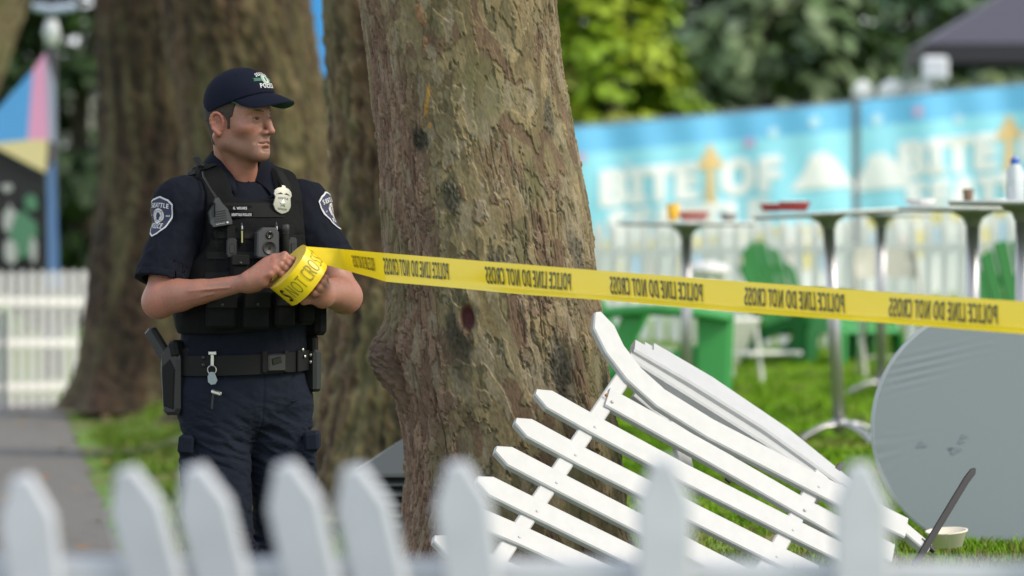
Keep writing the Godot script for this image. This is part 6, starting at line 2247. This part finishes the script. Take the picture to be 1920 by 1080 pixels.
	part("pistol_grip", prismm(PackedVector2Array([Vector2(-0.016, 0.056), Vector2(-0.020, -0.05), Vector2(0.018, -0.05), Vector2(0.018, 0.052), Vector2(0.008, 0.060)]), 0.030, 0.007), plastic, hol, Transform3D(Basis(Vector3.BACK, 0.62), Vector3(-0.046, 0.098, 0)))
	part("belt_loop", boxm(Vector3(0.07, 0.075, 0.02), 0.006), leather, hol, Transform3D(Basis(), Vector3(0.045, 0.055, -0.01)))
	var mp2 := part("magazine_pouch", boxm(Vector3(0.034, 0.12, 0.05), 0.008), plastic, man, Transform3D(Basis(Vector3.UP, 0.9), Vector3(0.182, 1.0, -0.02)))
	part("pouch_top", boxm(Vector3(0.024, 0.05, 0.036), 0.006), leather, mp2, Transform3D(Basis(), Vector3(0, 0.075, 0)))
	for y in [0.045, 0.025]: part("snap", ballm(Vector3.ZERO, Vector3(0.004, 0.006, 0.006), 8), chrome, mp2, Transform3D(Basis(), Vector3(-0.018, y, 0.008)))
	# ---- trousers
	var tr := []
	tr.append(ell(Vector3(0, 0.985, -0.002), Vector3(0.186, 0.10, 0.130), 0.03, false, T))
	tr.append(ell(Vector3(0, 0.90, -0.01), Vector3(0.180, 0.10, 0.128), 0.05, false, T))
	tr.append(cone(Vector3(-0.097, 0.92, 0.045), Vector3(-0.055, 0.50, 0.07), 0.103, 0.074, 0.03))
	tr.append(cone(Vector3(-0.055, 0.50, 0.07), Vector3(-0.02, 0.07, 0.03), 0.074, 0.066, 0.03))
	tr.append(cone(Vector3(0.088, 0.91, -0.035), Vector3(0.092, 0.50, -0.015), 0.098, 0.074, 0.02))
	tr.append(cone(Vector3(0.092, 0.50, -0.015), Vector3(0.115, 0.07, -0.09), 0.074, 0.066, 0.03))
	tr.append(rbox(Vector3(-0.162, 0.685, 0.06), Vector3(0.022, 0.10, 0.075), 0.012, 0.02, false, Transform3D(), Basis(Vector3.BACK, 0.08)))
	tr.append(rbox(Vector3(0.172, 0.70, -0.02), Vector3(0.020, 0.10, 0.075), 0.012, 0.02))
	var tro_fold := func(p: Vector3, d: float) -> float:
		var f := fold.get_noise_3dv(Vector3(p.x * 0.7 + 0.2, p.y * 2.4 + p.x * 0.9, p.z * 0.7))
		var k := smoothstep(0.99, 0.9, p.y) * (0.5 + 0.9 * exp(-pow((p.y - 0.80) / 0.10, 2.0)) + 0.8 * exp(-pow((p.y - 0.50) / 0.09, 2.0)))
		d += 0.0115 * k * (absf(f) - 0.18) + 0.0018 * fold2.get_noise_3dv(p)
		# fly seam and side seam
		var t: Vector3 = Ti * p
		if t.z > 0.05 and p.y > 0.80: d += 0.003 * (1.0 - smoothstep(0.0, 0.006, absf(t.x - 0.012 - 0.04 * maxf(0.0, 0.9 - p.y))))
		d += 0.0025 * (1.0 - smoothstep(0.0, 0.004, absf(p.y - 0.585 - 0.06 * p.x))) * (1.0 if p.x < 0.03 else 0.0)
		return maxf(d, 0.055 - p.y)
	var pants := part("trousers", solid(tr, 0.0055, Vector3(-0.24, 0.03, -0.20), Vector3(0.25, 1.05, 0.19), tro_fold, null, 0.014), trou, man)
	for q in [[Vector3(-0.168, 0.795, 0.062), -0.10, 1.0], [Vector3(0.182, 0.80, -0.02), 0.06, -1.0]]:
		var s := st()
		box(s, Transform3D(Basis(Vector3.BACK, q[1]), q[0]), Vector3(0.044, 0.055, 0.165), 0.008)
		part("pocket_flap", done(s), trou, pants)
	var sw := st()
	tube(sw, [T * Vector3(0.10, 0.915, 0.122), T * Vector3(0.165, 0.93, 0.075)], [0.0022], 6)
	part("pocket_seam", done(sw), trou, pants)
	# ---- boots
	for q in [[Vector3(-0.02, 0.0, 0.03), 0.35], [Vector3(0.115, 0.0, -0.09), 0.5]]:
		var b := Transform3D(Basis(Vector3.UP, q[1]), q[0])
		var bo := [cone(Vector3(0, 0.05, -0.02), Vector3(0, 0.15, -0.015), 0.05, 0.052, 0.03, false, b), cone(Vector3(0, 0.045, -0.03), Vector3(0, 0.04, 0.14), 0.048, 0.04, 0.03, false, b)]
		part("boot", solid(bo, 0.008, q[0] + Vector3(-0.2, -0.01, -0.2), q[0] + Vector3(0.2, 0.24, 0.24), func(p: Vector3, d: float) -> float: return maxf(d, 0.004 - p.y)), leather, man)
	make_tape(O, C, rn, e1, e2)

func make_tape(O: Vector3, C: Vector3, rn: Vector3, e1: Vector3, e2: Vector3) -> void:
	var yellow := mat("yellow_film", 0.80, 0.60, 0.012, 0.32)
	yellow.backlight_enabled = true
	yellow.backlight = Color(0.5, 0.42, 0.05)
	var side := mat("roll_side", 0.62, 0.44, 0.06, 0.6)
	relief(side, noise_tex(0.2, 2, 71), 0.05, 6.0)
	var ink := mat("print_ink", 0.075, 0.078, 0.014, 0.5)
	var inkr := mat("print_ink_faded", 0.24, 0.21, 0.010, 0.5)
	var inkd := mat("print_ink_dark", 0.010, 0.010, 0.008, 0.4)
	var o := thing("barrier_tape", "yellow barrier tape with mirrored lettering running from the roll past the tree", "tape")
	var R := 0.077
	var hw := 0.039
	var W := func(a: float, r: float, h: float) -> Vector3: return O + C + (e1 * cos(a) + e2 * sin(a)) * r + rn * h
	var s := st()
	sheet(s, func(u, v): return W.call(-TAU * u, R + 0.0012 * sin(u * 31.0), lerpf(-hw, hw, 1.0 - v)), 72, 1)
	var roll := part("roll", done(s), yellow, o)
	s = st()
	sheet(s, func(u, v): return W.call(TAU * u, lerpf(0.034, R + 0.0012 * sin((1.0 - u) * 31.0), 1.0 - v), hw), 72, 4)
	sheet(s, func(u, v): return W.call(TAU * u, lerpf(0.034, R, v), -hw), 72, 4)
	part("roll_side", done(s), side, roll)
	s = st()
	sheet(s, func(u, v): return W.call(TAU * u, 0.032, lerpf(-hw, hw, 1.0 - v) * 0.98), 48, 1)
	sheet(s, func(u, v): return W.call(TAU * u, lerpf(0.032, 0.035, 1.0 - v), hw * 0.985), 48, 1)
	part("core", done(s), mat("card_core", 0.22, 0.13, 0.075, 0.8), roll)
	var wall := func(a0: float, lift: float) -> Callable: return func(x: float, y: float) -> Vector3: return W.call(a0 + x / R, R + 0.0015 + lift, y)
	part("print", lettersm("NOT CROSS", 0.150, 0.043, wall.call(0.25, 0.0), false), inkr, roll)
	part("print", lettersm("POLICE LINE DO", 0.215, 0.046, wall.call(2.75, 0.0), true), inkr, roll)
	part("print", lettersm("S", 0.016, 0.048, wall.call(-0.95, 0.0008), true), inkd, roll)
	# the strip: two edges, from the roll to beyond the right edge of the picture
	var up := [W.call(1.40, R, hw), P(640, 467, 15.86), P(717, 474, 15.62)]
	var dn := [W.call(1.25, R, -hw), P(652, 508, 15.86), P(723, 528, 15.60)]
	var u9 := P(2060, 575, 13.15)
	var d9 := P(2060, 640, 13.12)
	var n := 44
	for k in range(1, n + 1):
		var f := float(k) / n
		var sag := 0.004 * sin(PI * f)
		up.append(up[2].lerp(u9, f) - Vector3(0, sag, 0.004 * sin(f * 21.0)))
		dn.append(dn[2].lerp(d9, f) - Vector3(0, sag, -0.004 * sin(f * 17.0 + 1.0)))
	# arc length along the middle
	var len_ := [0.0]
	for k in range(1, up.size()): len_.append(len_[-1] + ((up[k] + dn[k]) * 0.5 as Vector3).distance_to((up[k - 1] + dn[k - 1]) * 0.5))
	var at := func(sx: float, v: float, lift: float) -> Vector3:       # sx metres from the roll, v 0 upper edge .. 1 lower edge
		var k := 0
		while k < len_.size() - 2 and len_[k + 1] < sx: k += 1
		var f: float = (sx - len_[k]) / (len_[k + 1] - len_[k])
		var a: Vector3 = up[k].lerp(up[k + 1], f)
		var b: Vector3 = dn[k].lerp(dn[k + 1], f)
		var along: Vector3 = (up[k + 1] - up[k]).normalized()
		var nrm := along.cross(a - b).normalized()
		if nrm.z < 0: nrm = -nrm
		var free := smoothstep(len_[2] + 0.15, len_[2] + 0.7, sx)
		var curl := 0.026 * pow(smoothstep(0.74, 1.0, v), 1.4) * free + 0.004 * sin(v * PI) * free + (0.0024 * sin(sx * 9.0 + v * 2.5) + 0.0009 * sin(sx * 31.0 - v * 3.0)) * minf(1.0, sx * 3.0)
		return a.lerp(b, v) + nrm * (curl + lift)
	var total: float = len_[-1]
	var first: float = len_[2]
	s = st()
	sheet(s, func(u, v): return at.call(first * u, 1.0 - v, 0.0), 10, 10)
	part("strip", done(s), yellow, o)
	s = st()
	sheet(s, func(u, v): return at.call(lerpf(first, total, u), 1.0 - v, 0.0), 150, 14)
	var strip := part("strip", done(s), yellow, o)
	# mirrored print, read through the film
	var letter := func(c: float) -> Callable: return func(x: float, y: float) -> Vector3: return at.call(clampf(c + x, 0.0, total - 0.001), 0.46 - y / 0.078, 0.0030)
	part("print", lettersm("POLICE LINE DO NOT CROSS", 0.15, 0.040, letter.call(first * 0.62), true, true), inkd, strip)
	# where the printed repeats fall along the strip, found from their place in the picture
	var x_at := func(px: float) -> float:
		var lo := first
		var hi := total
		for k in 40:
			var m := (lo + hi) * 0.5
			var p: Vector3 = cam_basis.inverse() * (at.call(m, 0.5, 0.0) - Vector3(0, EYE, 0))
			if 960.0 + p.x / -p.z * FOCAL < px: lo = m
			else: hi = m
		return lo
	for q in [[719, 842], [912, 1071], [1145, 1318], [1397, 1584], [1668, 1871], [1968, 2050]]:
		var a: float = x_at.call(q[0])
		var b: float = x_at.call(q[1])
		part("print", lettersm("POLICE LINE DO NOT CROSS", b - a, 0.046, letter.call((a + b) * 0.5), true, true), ink, strip)
